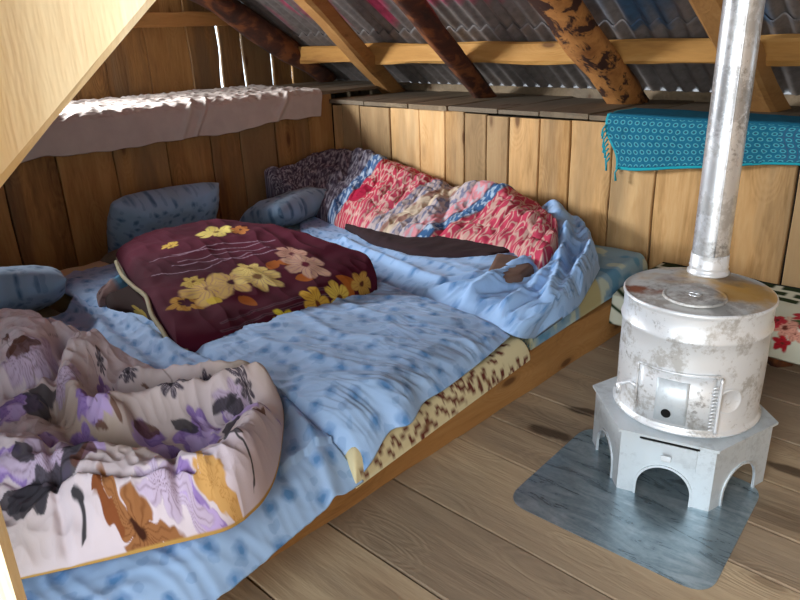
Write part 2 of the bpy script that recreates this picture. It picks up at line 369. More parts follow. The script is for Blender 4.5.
# gable wall (outer left), light shows through its joints; an unseen window opening is added near the door side
cuts=[-1.2,-.9,-.6,-.35,-.1,.15,.36]; cutsB=[1.0,1.22,1.45,1.675,1.893,2.154,2.434,2.651,2.835,3.065,3.235,3.5]
bm=plank_wall('w','x',-4.15,cuts,lambda a,b:.85,lambda a,b:ROOF((a+b)/2)-.03,None,inward=1,gap=.004)
bm2=plank_wall('w','x',-4.15,cutsB,lambda a,b:.85,lambda a,b:ROOF(max(a,.6))-.0,None,inward=1,gap=.003,wob=.012,gaps={6:.022,7:.014,8:.015,9:.014})
me=bpy.data.meshes.new('t'); bm2.to_mesh(me); bm2.free(); bm.from_mesh(me)
for a,b in ((.36,.6),(.6,.82),(.82,1.0)):      # boards below and above the added window
    for z0,z1 in ((.85,.98),(1.62,2.75)):
        timber(bm,(-4.161,(a+b)/2,z0),(-4.161,(a+b)/2,min(z1,ROOF(b)-.03)),.022,b-a-.004,up=(0,1,0),segs=8)
struct(from_bm('wall_gable',bm,M['wall_old']))
bm=bmesh.new()
for a,b in (((-4.14,.33,.98),(-4.14,1.03,.98)),((-4.14,.33,1.62),(-4.14,1.03,1.62)),((-4.14,.34,.98),(-4.14,.34,1.62)),((-4.14,1.02,.98),(-4.14,1.02,1.62)),((-4.14,.68,.98),(-4.14,.68,1.62))): timber(bm,a,b,.04,.05,up=(1,0,0) ,segs=4)
struct(from_bm('added_window_1',bm,M['beam_y']))  # added window, out of sight, to account for the bright ledge cloth
bm=bmesh.new(); timber(bm,(-4.12,.1,1.313),(-4.12,3.05,1.313),.05,.085,segs=30,wob=.01); tag(from_bm('wall_rail',bm,M['beam_y']),'horizontal wooden rail nailed across the upper boards of the left gable wall','rail')
# eaves board, right wall, near wall with the doorway
bm=bmesh.new(); box(bm,-4.22,1.25,3.6,3.62,-.03,.872); box(bm,-4.22,-4.18,-1.25,3.6,-.03,.86)
struct(from_bm('wall_eaves',bm,M['ledge']))
cuts=[x*.25-1.2 for x in range(17)]+[2.9]
bm=plank_wall('wall_right','x',1.2,cuts,lambda a,b:0,lambda a,b:ROOF((a+b)/2)-.04,None,inward=-1,gap=.002); struct(from_bm('wall_right',bm,M['wall']))
cuts=[-4.15,-3.9,-3.6,-3.3,-3.0,-2.7,-2.4,-2.1,-1.8,-1.5,-1.2,-.95]
bm=plank_wall('wall_near','y',-.85,cuts,lambda a,b:0,lambda a,b:1.86,None,inward=1,gap=.002)
bm2=plank_wall('wall_near','y',-.85,[.75,1.0,1.25],lambda a,b:0,lambda a,b:1.86,None,inward=1,gap=.002)
me=bpy.data.meshes.new('t'); bm2.to_mesh(me); bm2.free(); bm.from_mesh(me)
struct(from_bm('wall_near',bm,M['wall']))
bm=bmesh.new()
for x in (-.93,.73): timber(bm,(x,-.85,0),(x,-.85,1.75),.07,.07,up=(0,1,0))
struct(from_bm('door_1',bm,M['beam_y']))
# roof: corrugated sheets, two overlapping rows on the far slope
def roof_mat():
    T=NT('corrugated_roof_sheet'); a=T.n('ShaderNodeAttribute',attribute_name='Col'); co=T.coord(); n=T.noise(co,25.,4,.6); n2=T.noise(T.vmath('MULTIPLY',co,(3,.6,.6)),4.,4)
    c=T.mix(T.ramp(n,[(.4,0.),(.75,.45)]),a.outputs['Color'],'3b3a37')
    T.l(c,T.b.inputs['Base Color']); T.set(Metallic=.35,Roughness=T.ramp(n2,[(.3,.32),(.7,.55)])); return T.m
M['roof']=roof_mat()
def sheets(y0,y1,dz,name=None):
    xs=np.arange(-4.25,1.3,.0105); ysn=np.linspace(y0,y1,40)
    Xg,Yg=np.meshgrid(xs,ysn,indexing='ij')
    Z=np.vectorize(ROOF)(Yg)+dz+.014*np.cos(Xg*2*PI/.084)
    P=np.stack([Xg,Yg,Z],-1)
    base=np.array(hx('8d8683')); C=np.ones(P.shape)*base
    st=fbm(Xg*9,Yg*1.5+4,3)
    reg=np.clip(1-np.abs(Xg+2.4)/.85,0,1)*np.clip((2.98-Yg)/.12,0,1)
    m=np.clip((st*.9+reg*2.2-.6)*4,0,1)*(Yg<3.05); C=C*(1-m[...,None])+np.array(hx('d8567e'))*m[...,None]
    regb=np.clip((Xg+1.75)/.2,0,1)*(Yg<3.15); stb=fbm(Xg*7+9,Yg*1.2,3)
    m=np.clip((stb+.35)*1.6,0,.85)*regb; C=C*(1-m[...,None])+np.array(hx('33648a'))*m[...,None]
    return P,C
P1,C1=sheets(.6,3.24,.012); P2,C2=sheets(3.12,3.66,0)
for nm,P,C in (('ceiling',P1,C1),('ceiling_eaves',P2,C2)):
    b=P.copy(); b[...,2]+=.002; struct(grid_mesh(nm,P,M['roof'],None,P[...,:2],C,bottom=b))
P3,C3=sheets(-1.0,.62,0); b=P3.copy(); b[...,2]+=.002; struct(grid_mesh('ceiling_near',P3,M['roof'],None,P3[...,:2],C3,bottom=b))
# purlins and rafters
def beam(name,label,a,b,w,h,mat,cat,wob=.008,segs=24,up=(0,0,1),rnd=.15,group=None,taper=1.):
    bm=bmesh.new(); timber(bm,a,b,w,h,up=up,segs=segs,wob=wob,round_=rnd,taper=taper); return tag(from_bm(name,bm,mat,smooth=rnd>.25),label,cat,group)
beam('purlin','long pale purlin running under the roof sheets just above the back ledge',(-4.14,3.2,1.075),(1.19,3.2,1.085),.09,.11,M['beam_x'],'roof beam',.014,40,group='purlins under the roof sheets')
beam('purlin','upper purlin at the top edge of the view, under the roof sheets',(-4.14,2.52,1.53),(1.19,2.52,1.53),.08,.09,M['beam_x'],'roof beam',.014,40,group='purlins under the roof sheets')
def rafter(x,label,mat,w,h,y0=3.5,name='rafter',dx=0.,rnd=.15,wob=.012,zoff=0.):
    zf=lambda y:ROOF(y)-.095-h*.5*1.2+zoff
    return beam(name,label,(x,y0,zf(y0)),(x+dx,.55,zf(.6)),w,h,mat,'rafter',wob,30,up=(0,.56,.83),rnd=rnd,group='rafters under the roof sheets')
rafter(-3.38,'smooth squared rafter nearest the left gable, landing on the back ledge corner',M['beam_y'],.11,.10,dx=.78)
rafter(-2.58,'dark reddish bark-covered round rafter, second from the left corner',M['bark_dark'],.14,.12,dx=.52,y0=3.45,rnd=.42,wob=.02,zoff=-.02)
rafter(-1.68,'thick pale rafter with patches of dark bark, above the teal scarf\'s left end',M['bark'],.18,.12,dx=-.10,y0=3.45,rnd=.3,wob=.02)
rafter(-1.015,'rafter partly hidden behind the stovepipe',M['beam_y'],.12,.12,dx=-.18)
beam('rafter','dark crooked bark-covered pole leaning along the gable wall under the roof',(-4.02,3.46,.90),(-4.0,1.2,2.20),.16,.13,M['bark_dark'],'rafter',.035,26,up=(0,.56,.83),rnd=.42,group='rafters under the roof sheets')
# timbers of the opening the camera looks through
def opening_timber(name,label,p,q,w,h,cat,wob):
    """p, q: two points on the inner edge; the timber lies outside it"""
    p=np.array(p);q=np.array(q); e=(q-p)/np.linalg.norm(q-p); v=(p+q)/2-np.array([0,0,CAMZ]); v/=np.linalg.norm(v)
    n=np.cross(v,e); n=-n/np.linalg.norm(n)*w/2
    if n@r_>0: n=-n
    bm=bmesh.new(); timber(bm,p+n,q+n,w,h,up=v,segs=16,wob=wob,round_=.08)
    return tag(from_bm(name,bm,M['overlit']),label,cat)
opening_timber('door_post','bright cream upright post at the lower left corner of the view',(-.483,.091,0.0),(-.483,.091,1.85),.12,.09,'post',.003)
opening_timber('brace','bright cream diagonal brace across the upper left corner of the view',(-.60,.072,1.012),(-.36,.775,1.72),.17,.06,'brace',.004)
# ================================================================ STOVE
def metal(name,c,scorch,rough=(.3,.5),metallic=.75,amt=.5,scale=9.,bumpd=.15,warm=None,soot='2e2c2b'):
    T=NT(name); co=T.coord(); n=T.noise(co,scale,5,.62); f=T.noise(co,scale*7,4,.7); n3=T.noise(co,scale*.45,3,.6)
    m=T.math('MULTIPLY',T.ramp(T.math('ADD',T.math('MULTIPLY',n,.72),T.math('MULTIPLY',f,.3)),[(.52,0.),(.60,1.)]),amt)
    col=T.mix(m,c,scorch)
    m2=T.math('MULTIPLY',T.ramp(T.math('ADD',T.math('MULTIPLY',n3,.6),T.math('MULTIPLY',f,.42)),[(.56,0.),(.62,1.)]),amt*.7)
    col=T.mix(m2,col,soot)
    if warm: 
        n4=T.noise(T.vmath('ADD',co,(3.3,1.2,.4)),scale*.6,3); col=T.mix(T.ramp(n4,[(.52,0.),(.62,.7)]),col,warm)
    T.l(col,T.b.inputs['Base Color']); T.set(Metallic=metallic,Roughness=T.ramp(n,[(.35,rough[0]),(.65,rough[1])])); T.bump(T.math('ADD',n,T.math('MULTIPLY',f,.3)),bumpd,.004); return T.m
M['drum']=metal('aluminium_painted_drum','e4e7ea','9a948a',(.34,.5),.38,.62,11.,.2)
M['base']=metal('grey_painted_steel','cdd5da','a0a8ae',(.36,.5),.3,.25,8.,.08,soot='6a6c6c')
M['lid']=metal('heat_marked_lid','cfcfcc','8d8074',(.4,.6),.15,.6,8.,.15,warm='c79a48')
def lid_marks(m):
    t=m.node_tree; b=next(n for n in t.nodes if n.type=='BSDF_PRINCIPLED'); src=b.inputs['Base Color'].links[0].from_socket
    co=t.nodes.new('ShaderNodeTexCoord'); nz=t.nodes.new('ShaderNodeTexNoise'); nz.inputs['Scale'].default_value=16; nz.inputs['Detail'].default_value=4; t.links.new(co.outputs['Object'],nz.inputs['Vector'])
    for (px_,py_,r,c,k) in ((748,294,.125,'c9963c',.9),(643,290,.06,'8a4a28',.95),(672,282,.05,'9a7a70',.6),(720,312,.06,'5a5654',.5),(728,283,.05,'6a5a50',.6)):
        P=at(px_,py_,.535); d=t.nodes.new('ShaderNodeVectorMath'); d.operation='DISTANCE'; t.links.new(co.outputs['Object'],d.inputs[0]); d.inputs[1].default_value=tuple(P)
        a=t.nodes.new('ShaderNodeMath'); a.operation='MULTIPLY_ADD'; t.links.new(nz.outputs[0],a.inputs[0]); a.inputs[1].default_value=.16; t.links.new(d.outputs['Value'],a.inputs[2])
        mr=t.nodes.new('ShaderNodeMapRange'); t.links.new(a.outputs[0],mr.inputs[0]); mr.inputs[1].default_value=r*.55+.07; mr.inputs[2].default_value=r+.07; mr.inputs[3].default_value=k; mr.inputs[4].default_value=0
        mx=t.nodes.new('ShaderNodeMix'); mx.data_type='RGBA'; t.links.new(mr.outputs[0],mx.inputs[0]); t.links.new(src,mx.inputs[6]); mx.inputs[7].default_value=rgba(c); src=mx.outputs[2]
    t.links.new(src,b.inputs['Base Color'])
lid_marks(M['lid'])
M['pipe']=metal('stovepipe_metal','dfe1e3','a09d97',(.33,.46),.7,.5,12.,.12)
M['hole']=plain('hole_black','0a0a0a',.95)  # flat black that stands in for the shade inside openings
SX,SY=-.637,1.785
stove=thing('wood_stove','silvery metal wood stove, round drum on a hexagonal arched base','stove',(SX,SY,0))
HA=[math.radians(-45+60*k) for k in range(6)]; HX,HY=-.645,1.781; HR=.236; HZ=.185
def hexpt(k,R): a=HA[k%6]; return np.array([HX+R*math.cos(a),HY+R*math.sin(a)])
def base_panel(k):
    """one side of the base: a plate with an arch cut into its foot"""
    bm=bmesh.new(); a=hexpt(k,HR); b=hexpt(k+1,HR); W=np.linalg.norm(b-a); d=(b-a)/W; nrm=np.array([d[1],-d[0]])
    w2=.068; cx=W/2; h=.10; N=20
    out=[(0,0),(0,HZ),(W,HZ),(W,0)]; arch=[(cx+w2,0)]+[(cx+w2*math.cos(PI*i/N),.03+(h-.03)*math.sin(PI*i/N)) for i in range(N+1)]+[(cx-w2,0)]
    def P(u,z,o=0): p=a+d*u+nrm*o; return (p[0],p[1],z+.002)
    def strip(A,B,o0,o1):
        fr=[];
        for (p,q) in zip(A,B): fr.append((bm.verts.new(P(*p,o0)),bm.verts.new(P(*q,o0)),bm.verts.new(P(*p,o1)),bm.verts.new(P(*q,o1))))
        for i in range(len(fr)-1):
            x,y=fr[i],fr[i+1]
            bm.faces.new((x[0],y[0],y[1],x[1])); bm.faces.new((x[2],x[3],y[3],y[2])); bm.faces.new((x[0],x[2],y[2],y[0])); bm.faces.new((x[1],y[1],y[3],x[3]))
        for f in (fr[0],fr[-1]): bm.faces.new((f[0],f[1],f[3],f[2]))
    # plate between the arch line and the outer rectangle
    outer=[]
    for (u,z) in arch:
        t=math.atan2(z,u-cx)
        if z==0: outer.append((W if u>cx else 0,0)); continue
        s=min((W/2)/abs(math.cos(t)) if abs(math.cos(t))>1e-6 else 9,HZ/max(math.sin(t),1e-6)); outer.append((cx+s*math.cos(t),s*math.sin(t)))
    # keep the two upper corners
    ct=math.atan2(HZ,W/2)
    for tgt,c in ((ct,(W,HZ)),(PI-ct,(0,HZ))):
        i=min(range(len(outer)),key=lambda i:abs(math.atan2(outer[i][1],outer[i][0]-cx)-tgt)); outer[i]=c
    strip(arch,outer,0,-.004)
    lip=[(cx+(u-cx)*1.09,z*1.06) for u,z in arch]
    strip(arch,lip,.0035,-.001)
    return bm
bm=bmesh.new()
for k in range(6):
    b=base_panel(k); me=bpy.data.meshes.new('t'); b.to_mesh(me); b.free(); bm.from_mesh(me)
basem=from_bm('hexagonal_base',bm,M['base'],stove)
bm=bmesh.new(); R=.247
t=[bm.verts.new((*hexpt(k,R),HZ+.008)) for k in range(6)]; u=[bm.verts.new((*hexpt(k,R),HZ+.001)) for k in range(6)]
bm.faces.new(t); bm.faces.new(u[::-1])
for k in range(6): bm.faces.new((t[k],u[k],u[(k+1)%6],t[(k+1)%6]))
from_bm('base_plate',bm,M['base'],stove)
# ash drawer on the front side (the side between corners 5 and 0)
a=hexpt(5,HR); b=hexpt(6,HR); dd=(b-a)/np.linalg.norm(b-a); nn=np.array([dd[1],-dd[0]])
def fp(u,o,z): p=a+dd*u+nn*o; return (p[0],p[1],z)
def fbox(bm,u0,u1,o0,o1,z0,z1):
    v=[bm.verts.new(fp(u,o,z)) for u in (u0,u1) for o in (o0,o1) for z in (z0,z1)]
    for f in ((0,1,3,2),(4,6,7,5),(0,4,5,1),(2,3,7,6),(0,2,6,4),(1,5,7,3)): bm.faces.new([v[i] for i in f])
bm=bmesh.new(); fbox(bm,.052,.192,.001,.006,.112,.176); dr=from_bm('ash_drawer',bm,M['base'],stove)
bm=bmesh.new(); fbox(bm,.048,.196,.001,.0045,.177,.181); from_bm('drawer_slot',bm,M['hole'],stove)  # black strip painted as the dark of the slot
bm=bmesh.new(); fbox(bm,.108,.132,.005,.028,.138,.1405); fbox(bm,.108,.132,.0255,.028,.138,.154); hnd=from_bm('drawer_handle',bm,M['drum'],dr)
# drum
DR=.186
prof=[(.05,.196),(.165,.196),(.186,.197),(.194,.201),(.195,.206),(.190,.211),(DR,.216),(DR,.30),(DR,.36),(DR,.41),(DR+.0005,.452),(DR+.004,.456),(DR+.005,.461),(DR+.004,.466),(DR+.0005,.47),(DR,.50),(DR,.519),(DR+.001,.523),(DR+.004,.528),(DR+.004,.533),(DR+.0,.536)]
bm=bmesh.new(); lathe(bm,prof,SX,SY,96,dent=.003); from_bm('drum',bm,M['drum'],stove,True)
prof=[(DR+.001,.5355),(.178,.534),(.165,.537),(.12,.541),(.06,.543),(.0,.544)]
bm=bmesh.new(); lathe(bm,prof,SX,SY,96,dent=.0015); from_bm('top_plate',bm,M['lid'],stove,True)
cx,cy=-.618,1.712
bm=bmesh.new(); lathe(bm,[(.078,.541),(.078,.546),(.074,.548),(.071,.5455),(.067,.547),(.03,.5475),(.0,.5475)],cx,cy,64); cov=from_bm('cooking_hole_cover',bm,M['lid'],stove,True)
bm=bmesh.new(); lathe(bm,[(.016,.547),(.016,.550),(.012,.550),(.011,.5475)],cx,cy,24); tube(bm,[(cx-.014,cy,.5505),(cx+.014,cy,.5505)],.0025); from_bm('lifting_ring',bm,M['pipe'],cov,True)
def curved_plate(a0,a1,z0,z1,r0,r1,n=16,nz=2):
    bm=bmesh.new(); V=[[[bm.verts.new((SX+r*math.cos(a),SY+r*math.sin(a),z)) for r in (r0,r1)] for a in np.linspace(a0,a1,n+1)] for z in np.linspace(z0,z1,nz+1)]
    for i in range(nz):
        for j in range(n):
            for q in (0,1): bm.faces.new((V[i][j][q],V[i][j+1][q],V[i+1][j+1][q],V[i+1][j][q]))
    for j in range(n): bm.faces.new((V[0][j][0],V[0][j+1][0],V[0][j+1][1],V[0][j][1])); bm.faces.new((V[nz][j][0],V[nz][j+1][0],V[nz][j+1][1],V[nz][j][1]))
    for i in range(nz): bm.faces.new((V[i][0][0],V[i+1][0][0],V[i+1][0][1],V[i][0][1])); bm.faces.new((V[i][n][0],V[i+1][n][0],V[i+1][n][1],V[i][n][1]))
    return bm
ra=math.radians
door=from_bm('fire_door',curved_plate(ra(-107),ra(-49),.222,.368,DR-.001,DR+.007),M['drum'],stove,True)
def bars(lst,rr,zz=None):
    bm=bmesh.new()
    for (a0,z0,a1,z1) in lst:
        tube(bm,[(SX+(DR+rr[1])*math.cos(ra(a0+(a1-a0)*t)),SY+(DR+rr[1])*math.sin(ra(a0+(a1-a0)*t)),z0+(z1-z0)*t) for t in np.linspace(0,1,14)],rr[0],8)
    return bm
from_bm('door_rim',bars([(-109,.372,-47,.376),(-109,.372,-109,.225)],(.003,.006)),M['drum'],door,True)
sl=from_bm('draught_slide',curved_plate(ra(-91),ra(-67.5),.232,.352,DR+.0075,DR+.0105,10),M['base'],door,True)
a_=ra(-82); nv=np.array([math.cos(a_),math.sin(a_)]); tv=np.array([-nv[1],nv[0]])
bm=bmesh.new()
for k in range(1): 
    ring=[]
    for j in range(24):
        t=2*PI*j/24; p=np.array([SX,SY])+nv*(DR+.0112)+tv*.0125*math.cos(t); ring.append(bm.verts.new((p[0],p[1],.257+.0125*math.sin(t))))
    bm.faces.new(ring)
from_bm('air_hole',bm,M['hole'],sl)  # flat black disc in place of the shaded hole
hg=from_bm('hinge',bars([(-46,.215,-46,.372)],(.0045,.012)),M['drum'],door,True)
bm=bmesh.new()
for z in np.linspace(.225,.345,13):
    p=np.array([SX+(DR+.010)*math.cos(ra(-49)),SY+(DR+.010)*math.sin(ra(-49))]); tube(bm,[(p[0]-.006,p[1]-.006,z),(p[0]+.004,p[1]+.004,z+.003)],.0022,6)
from_bm('hinge_coil',bm,M['drum'],hg,True)
bm=bmesh.new(); e0=np.array([math.cos(ra(-119)),math.sin(ra(-119))])
P0=np.array([SX,SY])+e0*(DR+.004); P1=np.array([SX,SY])+e0*(DR+.034); tq=np.array([-e0[1],e0[0]])
tube(bm,[(*(P0+tq*.03),.30),(*(P0+tq*.005),.302),(*P1,.297),(*(P1-tq*.012),.285)],.006,8); tube(bm,[(*P1,.30),(*P1,.270)],.007,8); from_bm('latch',bm,M['drum'],door,True)
bm=bmesh.new(); a_=ra(-36); nv=np.array([math.cos(a_),math.sin(a_)]); tv=np.array([-nv[1],nv[0]])
rings=[]
for (rr,o) in ((.036,.0),(.033,.0035),(.030,.0),(0.001,.0005)):
    rings.append([bm.verts.new((*(np.array([SX,SY])+nv*(math.sqrt(DR*DR-(rr*math.cos(2*PI*j/32))**2)+o+.001)+tv*rr*math.cos(2*PI*j/32)),.30+rr*math.sin(2*PI*j/32))) for j in range(32)])
for i in range(3):
    for j in range(32): bm.faces.new((rings[i][j],rings[i][(j+1)%32],rings[i+1][(j+1)%32],rings[i+1][j]))
from_bm('round_side_boss',bm,M['drum'],stove,True)
# pipe
PX,PY=-.664,1.915; PR=.0475
pp=thing('stovepipe','tall dented silver stovepipe rising from the back of the drum stove','pipe',(PX,PY,.545))
bm=bmesh.new(); rings=lathe(bm,[(PR,.543),(PR,.62),(PR,.75),(PR,.9),(PR,1.05),(PR,1.2),(PR-.0005,1.40),(PR,1.6),(PR,1.8),(PR,2.02)],PX,PY,48,dent=.0025); from_bm('tube',bm,M['pipe'],pp,True)
bm=bmesh.new(); lathe(bm,[(PR+.001,.542),(PR+.008,.544),(PR+.008,.550),(PR+.003,.553),(PR+.003,.562),(PR+.0045,.565),(PR+.003,.568),(PR+.002,.60),(PR+.001,.601)],PX,PY,48); from_bm('collar',bm,M['drum'],pp,True)
bm=bmesh.new(); sa=ra(-58); tube(bm,[(PX+PR*math.cos(sa),PY+PR*math.sin(sa),z) for z in np.linspace(.6,2.0,20)],.0026,6); from_bm('seam',bm,M['pipe'],pp,True)
# metal sheet on the floor
def tray_mat():
    T=NT('blue_grey_galvanised_sheet'); co=T.coord(); v=T.vmath('MULTIPLY',co,(5,18,1)); n=T.noise(v,1.2,6,.68,.9); f=T.noise(co,60,4,.7)
    c=T.ramp(T.math('ADD',T.math('MULTIPLY',n,.8),T.math('MULTIPLY',f,.2)),[(.34,'687982'),(.5,'8fa2ac'),(.64,'b4c2ca')])
    T.l(c,T.b.inputs['Base Color']); T.set(Metallic=.6,Roughness=T.ramp(n,[(.3,.22),(.7,.42)])); T.bump(T.noise(co,4.,2),.25,.01); return T.m
M['tray']=tray_mat()
def rounded_poly(c,r,n=8):
    out=[]; c=[np.array(p,float) for p in c]
    for i in range(len(c)):
        p=c[i]; a=c[i-1]-p; b=c[(i+1)%len(c)]-p; a/=np.linalg.norm(a); b/=np.linalg.norm(b)
        s=p+a*r; e=p+b*r
        for k in range(n+1): t=k/n; out.append((1-t)**2*s+2*t*(1-t)*p+t*t*e)
    return out
bm=bmesh.new(); pl=rounded_poly([(-.905,1.305),(-.363,1.320),(-.405,1.815),(-.93,1.79)],.07)
lo=[bm.verts.new((*p,.0006)) for p in pl]; hi=[bm.verts.new((*p,.0022)) for p in pl]; bm.faces.new(hi); bm.faces.new(lo[::-1])
for i in range(len(pl)): j=(i+1)%len(pl); bm.faces.new((lo[i],lo[j],hi[j],hi[i]))
tag(from_bm('metal_floor_sheet',bm,M['tray']),'worn blue-grey metal sheet with rounded corners lying on the floor under the stove','metal sheet')
# ================================================================ SLEEPING PLATFORM
pf=thing('sleeping_platform','low wooden sleeping platform with a long pale front board along the bed feet','platform',(-1.2,1.4,0))
bm=bmesh.new(); timber(bm,(-1.218,-.8,.084),(-1.218,2.893,.076),.036,.162,segs=40,wob=.009,round_=.1); from_bm('front_board',bm,M['beam_y'],pf)
bm=bmesh.new(); xs=np.linspace(-1.238,-3.34,11)
for i in range(10): timber(bm,((xs[i]+xs[i+1])/2,-.8,.138),((xs[i]+xs[i+1])/2,2.87,.138),abs(xs[1]-xs[0])-.008,.022,segs=10,wob=.003)
from_bm('deck',bm,M['ledge'],pf)
MT=.262    # mattress top
def mattress(name,label,corners,mat,zt,zd=.152,col=None,paintfn=None,droop=.0):
    """corners: head-near, foot-near, foot-far, head-far (x,y)"""
    hn,fn,ff,hf=[np.array([*c,zd]) for c in corners]
    p=Patch([hn,fn],[hf,ff],[hn,hf],[fn,ff],260,180,dens=.045)
    r=.045; e=p.edge(r); p.base=p.P.copy()
    inset=.012*(1-np.clip(p.e/r,0,1))
    dr=np.exp(-((p.W-p.u)/.13)**2)*droop
    P=p.P.copy(); P[...,2]=zd+(zt-zd)*np.clip(e*1.05,0,1)+.006*fbm(p.u*5,p.v*5)*e-dr
    bottom=p.P.copy(); bottom[...,2]=zd-dr*.9
    p.P=P
    if paintfn: paintfn(p)
    return grid_mesh(name,P,mat,None,p.uv,p.col if paintfn else None,bottom=bottom),p
M['fab']=attr_fabric('printed_cotton')
def leafpaint(p):
    p.remetric(); p.paint(np.ones(p.S.shape),'cfc29a')
    for k in range(17):     # wine-red leaf sprigs on cream
        cx=p.u.max()-(.035,.11,.2,.065)[k%4]; cy=.04+p.H*.95*(k+.5)/17; a=random.uniform(1.2,1.9); L=.15
        p.line([(cx,cy),(cx+L*.5*math.cos(a),cy+L*.5*math.sin(a)+.01),(cx+L*math.cos(a),cy+L*math.sin(a))],.0022,'7a5a40')
        for j in range(6):
            t=(j+.5)/6; bx=cx+L*t*math.cos(a); by=cy+L*t*math.sin(a); p.leaf(bx,by,.042,.0085,a+(.8 if j%2 else -.8),'5e2a22')
def bluemat(p):
    p.remetric(); p.W=p.u.max(); p.paint(np.ones(p.S.shape),'86a5b8')
    n=fbm(p.u*9,p.v*9,2); p.paint((n-.25)*6,'5f8fae'); p.paint((-n-.35)*8,'b9c4b4')
    a=np.clip(((p.W-p.u)-.0),0,9); 
    p.paint(np.clip((.13-p.v)/.04,0,1)*np.clip((.17-a)/.03,0,1),'b9bda0')
    for k in range(7): p.line([(p.W-.02*k-.02,.0),(p.W-.05-.02*k,.06),(p.W-.04-.02*k,.11)],.004,'3f7f95')
    p.paint(np.clip((p.v-.42)/.02,0,1)*np.clip((.62-p.v)/.02,0,1)*np.clip((.2-a)/.02,0,1),'b0a77c')
m1,_=mattress('mattress','near mattress buried under the blue sheet and the crumpled floral duvet',[(-3.2,-.05),(-1.09,-.05),(-1.12,.885),(-3.2,.885)],plain('ticking','8d8264'),.25,zd=.168); tag(m1,'nearest of the three mattresses, olive-grey, mostly under the floral duvet and its blue sheet','mattress','mattresses side by side on the platform')
m2,_=mattress('mattress','',[(-3.2,.925),(-1.075,.925),(-1.15,1.785),(-3.2,1.785)],M['fab'],.25,zd=.168,paintfn=leafpaint); tag(m2,'middle mattress in a cream cover printed with dark red leaf sprigs','mattress','mattresses side by side on the platform')
m3,_=mattress('mattress','',[(-3.2,1.82),(-1.19,1.85),(-1.235,2.83),(-3.2,2.84)],M['fab'],.265,zd=.168,paintfn=bluemat); tag(m3,'farthest mattress, pale blue printed cover, pushed against the plank back wall','mattress','mattresses side by side on the platform')
# ---------------------------------------------------------------- blue sheets
def sheet_mat(name,base,dot,dot2,scale=10.,size=.3):
    T=NT(name); uv=T.coord('UV'); w=T.noise(uv,9.,2)
    v=T.n('ShaderNodeTexVoronoi',feature='F1',voronoi_dimensions='2D'); v.inputs['Scale'].default_value=scale; v.inputs['Randomness'].default_value=.75
    uvd=T.vmath('ADD',uv,T.vmath('SCALE',T.n('ShaderNodeTexNoise').outputs[1],0.)) ; 
    nz=T.n('ShaderNodeTexNoise'); nz.inputs['Scale'].default_value=28; T.l(uv,nz.inputs['Vector'])
    uvd=T.vmath('ADD',uv,T.vmath('SCALE',T.vmath('SUBTRACT',nz.outputs[1],(.5,.5,.5)),.035)); T.l(uvd,v.inputs['Vector'])
    d=v.outputs[0]
    c=T.mix(T.ramp(w,[(.35,0.),(.7,.35)]),base,'90b0da')
    c=T.mix(T.ramp(d,[(size*.55,.75),(size,0.)]),c,dot)
    c=T.mix(T.ramp(d,[(size*.2,.8),(size*.45,0.)]),c,dot2)
    v2=T.n('ShaderNodeTexVoronoi',feature='F1',voronoi_dimensions='2D'); v2.inputs['Scale'].default_value=scale*1.35; v2.inputs['Randomness'].default_value=.9; T.l(T.vmath('ADD',uvd,(3.7,1.9,0)),v2.inputs['Vector'])
    c=T.mix(T.ramp(v2.outputs[0],[(size*.6,.4),(size*.75,0.)]),c,dot)
    T.l(c,T.b.inputs['Base Color']); T.set(Roughness=.75,Specular_IOR_Level=.2,Sheen_Weight=.1)
    T.bump(T.noise(uv,420.,2),.08,.002); return T.m
M['sheet']=sheet_mat('pale_blue_flowered_sheet','9dbadd','6d92c0','477aae',11.5,.30)
M['sheet2']=sheet_mat('blue_flowered_sheet_small','97b8df','6b92c2','4d7fb3',14.,.28)
M['pillow']=sheet_mat('blue_dotted_pillowcase','7b92a6','4a6883','3a5874',15.,.26)
def px(*pts,z=.265): return [at(p[0],p[1],p[2] if len(p)>2 else z) for p in pts]
def folds(p,dirx,diry,k,amp,seed=0,warp=1.):
    """soft parallel creases running along (dirx,diry)"""
    X=p.base[...,0];Y=p.base[...,1]; L=math.hypot(dirx,diry); a=(X*dirx+Y*diry)/L; b=(-X*diry+Y*dirx)/L
    b=b+.05*warp*fbm(X*3+seed,Y*3,2)
    n=pn(a*k*.22+seed,b*k); return amp*(1-np.abs(n)*2.2)
# near sheet
p=Patch([(-2.5,.0,.262),(-1.6,-.02,.262),(-1.15,0,.255),(-1.02,.0,.18)],[(-2.72,.95,.262),(-1.9,.95,.262),(-1.3,.95,.262),(-1.16,.93,.25),(-1.075,.95,.165)],[(-2.5,.0,.262),(-2.42,.4,.262),(-2.52,.7,.262),(-2.56,.85,.262),(-2.72,.95,.262)],[(-1.02,.0,.18),(-1.005,.3,.155),(-1.02,.52,.160),(-1.06,.78,.160),(-1.075,.95,.165)],300,200)
p.P[...,2]=np.where(p.P[...,2]>.25,.266,p.P[...,2])
rmp=np.clip((-1.35-p.base[...,0])/.3,0,1)
p.P[...,2]+=.018*(1-rmp*.2)*np.clip(p.e/.05,0,1)*(.3+.7*rmp)*0+folds(p,1,.25,7,.006,3)*(.25+.75*rmp)+folds(p,.9,.6,13,.004,9)*rmp+folds(p,1,.1,27,.0022,19)+folds(p,.3,1,20,.0020,29)+.003*fbm(p.u*7,p.v*7)
p.P[...,2]+=p.ridge([(262,376),(300,420),(345,470)],.02,.016)+p.ridge([(120,305),(145,330),(180,360),(215,372)],.03,.03)+p.ridge([(95,315),(110,335),(150,365)],.025,.025)+p.ridge([(60,322),(90,345),(120,372)],.02,.02)+p.ridge([(235,352),(280,395),(310,430)],.02,.018)+p.ridge([(170,345),(205,360),(250,375)],.02,.02)
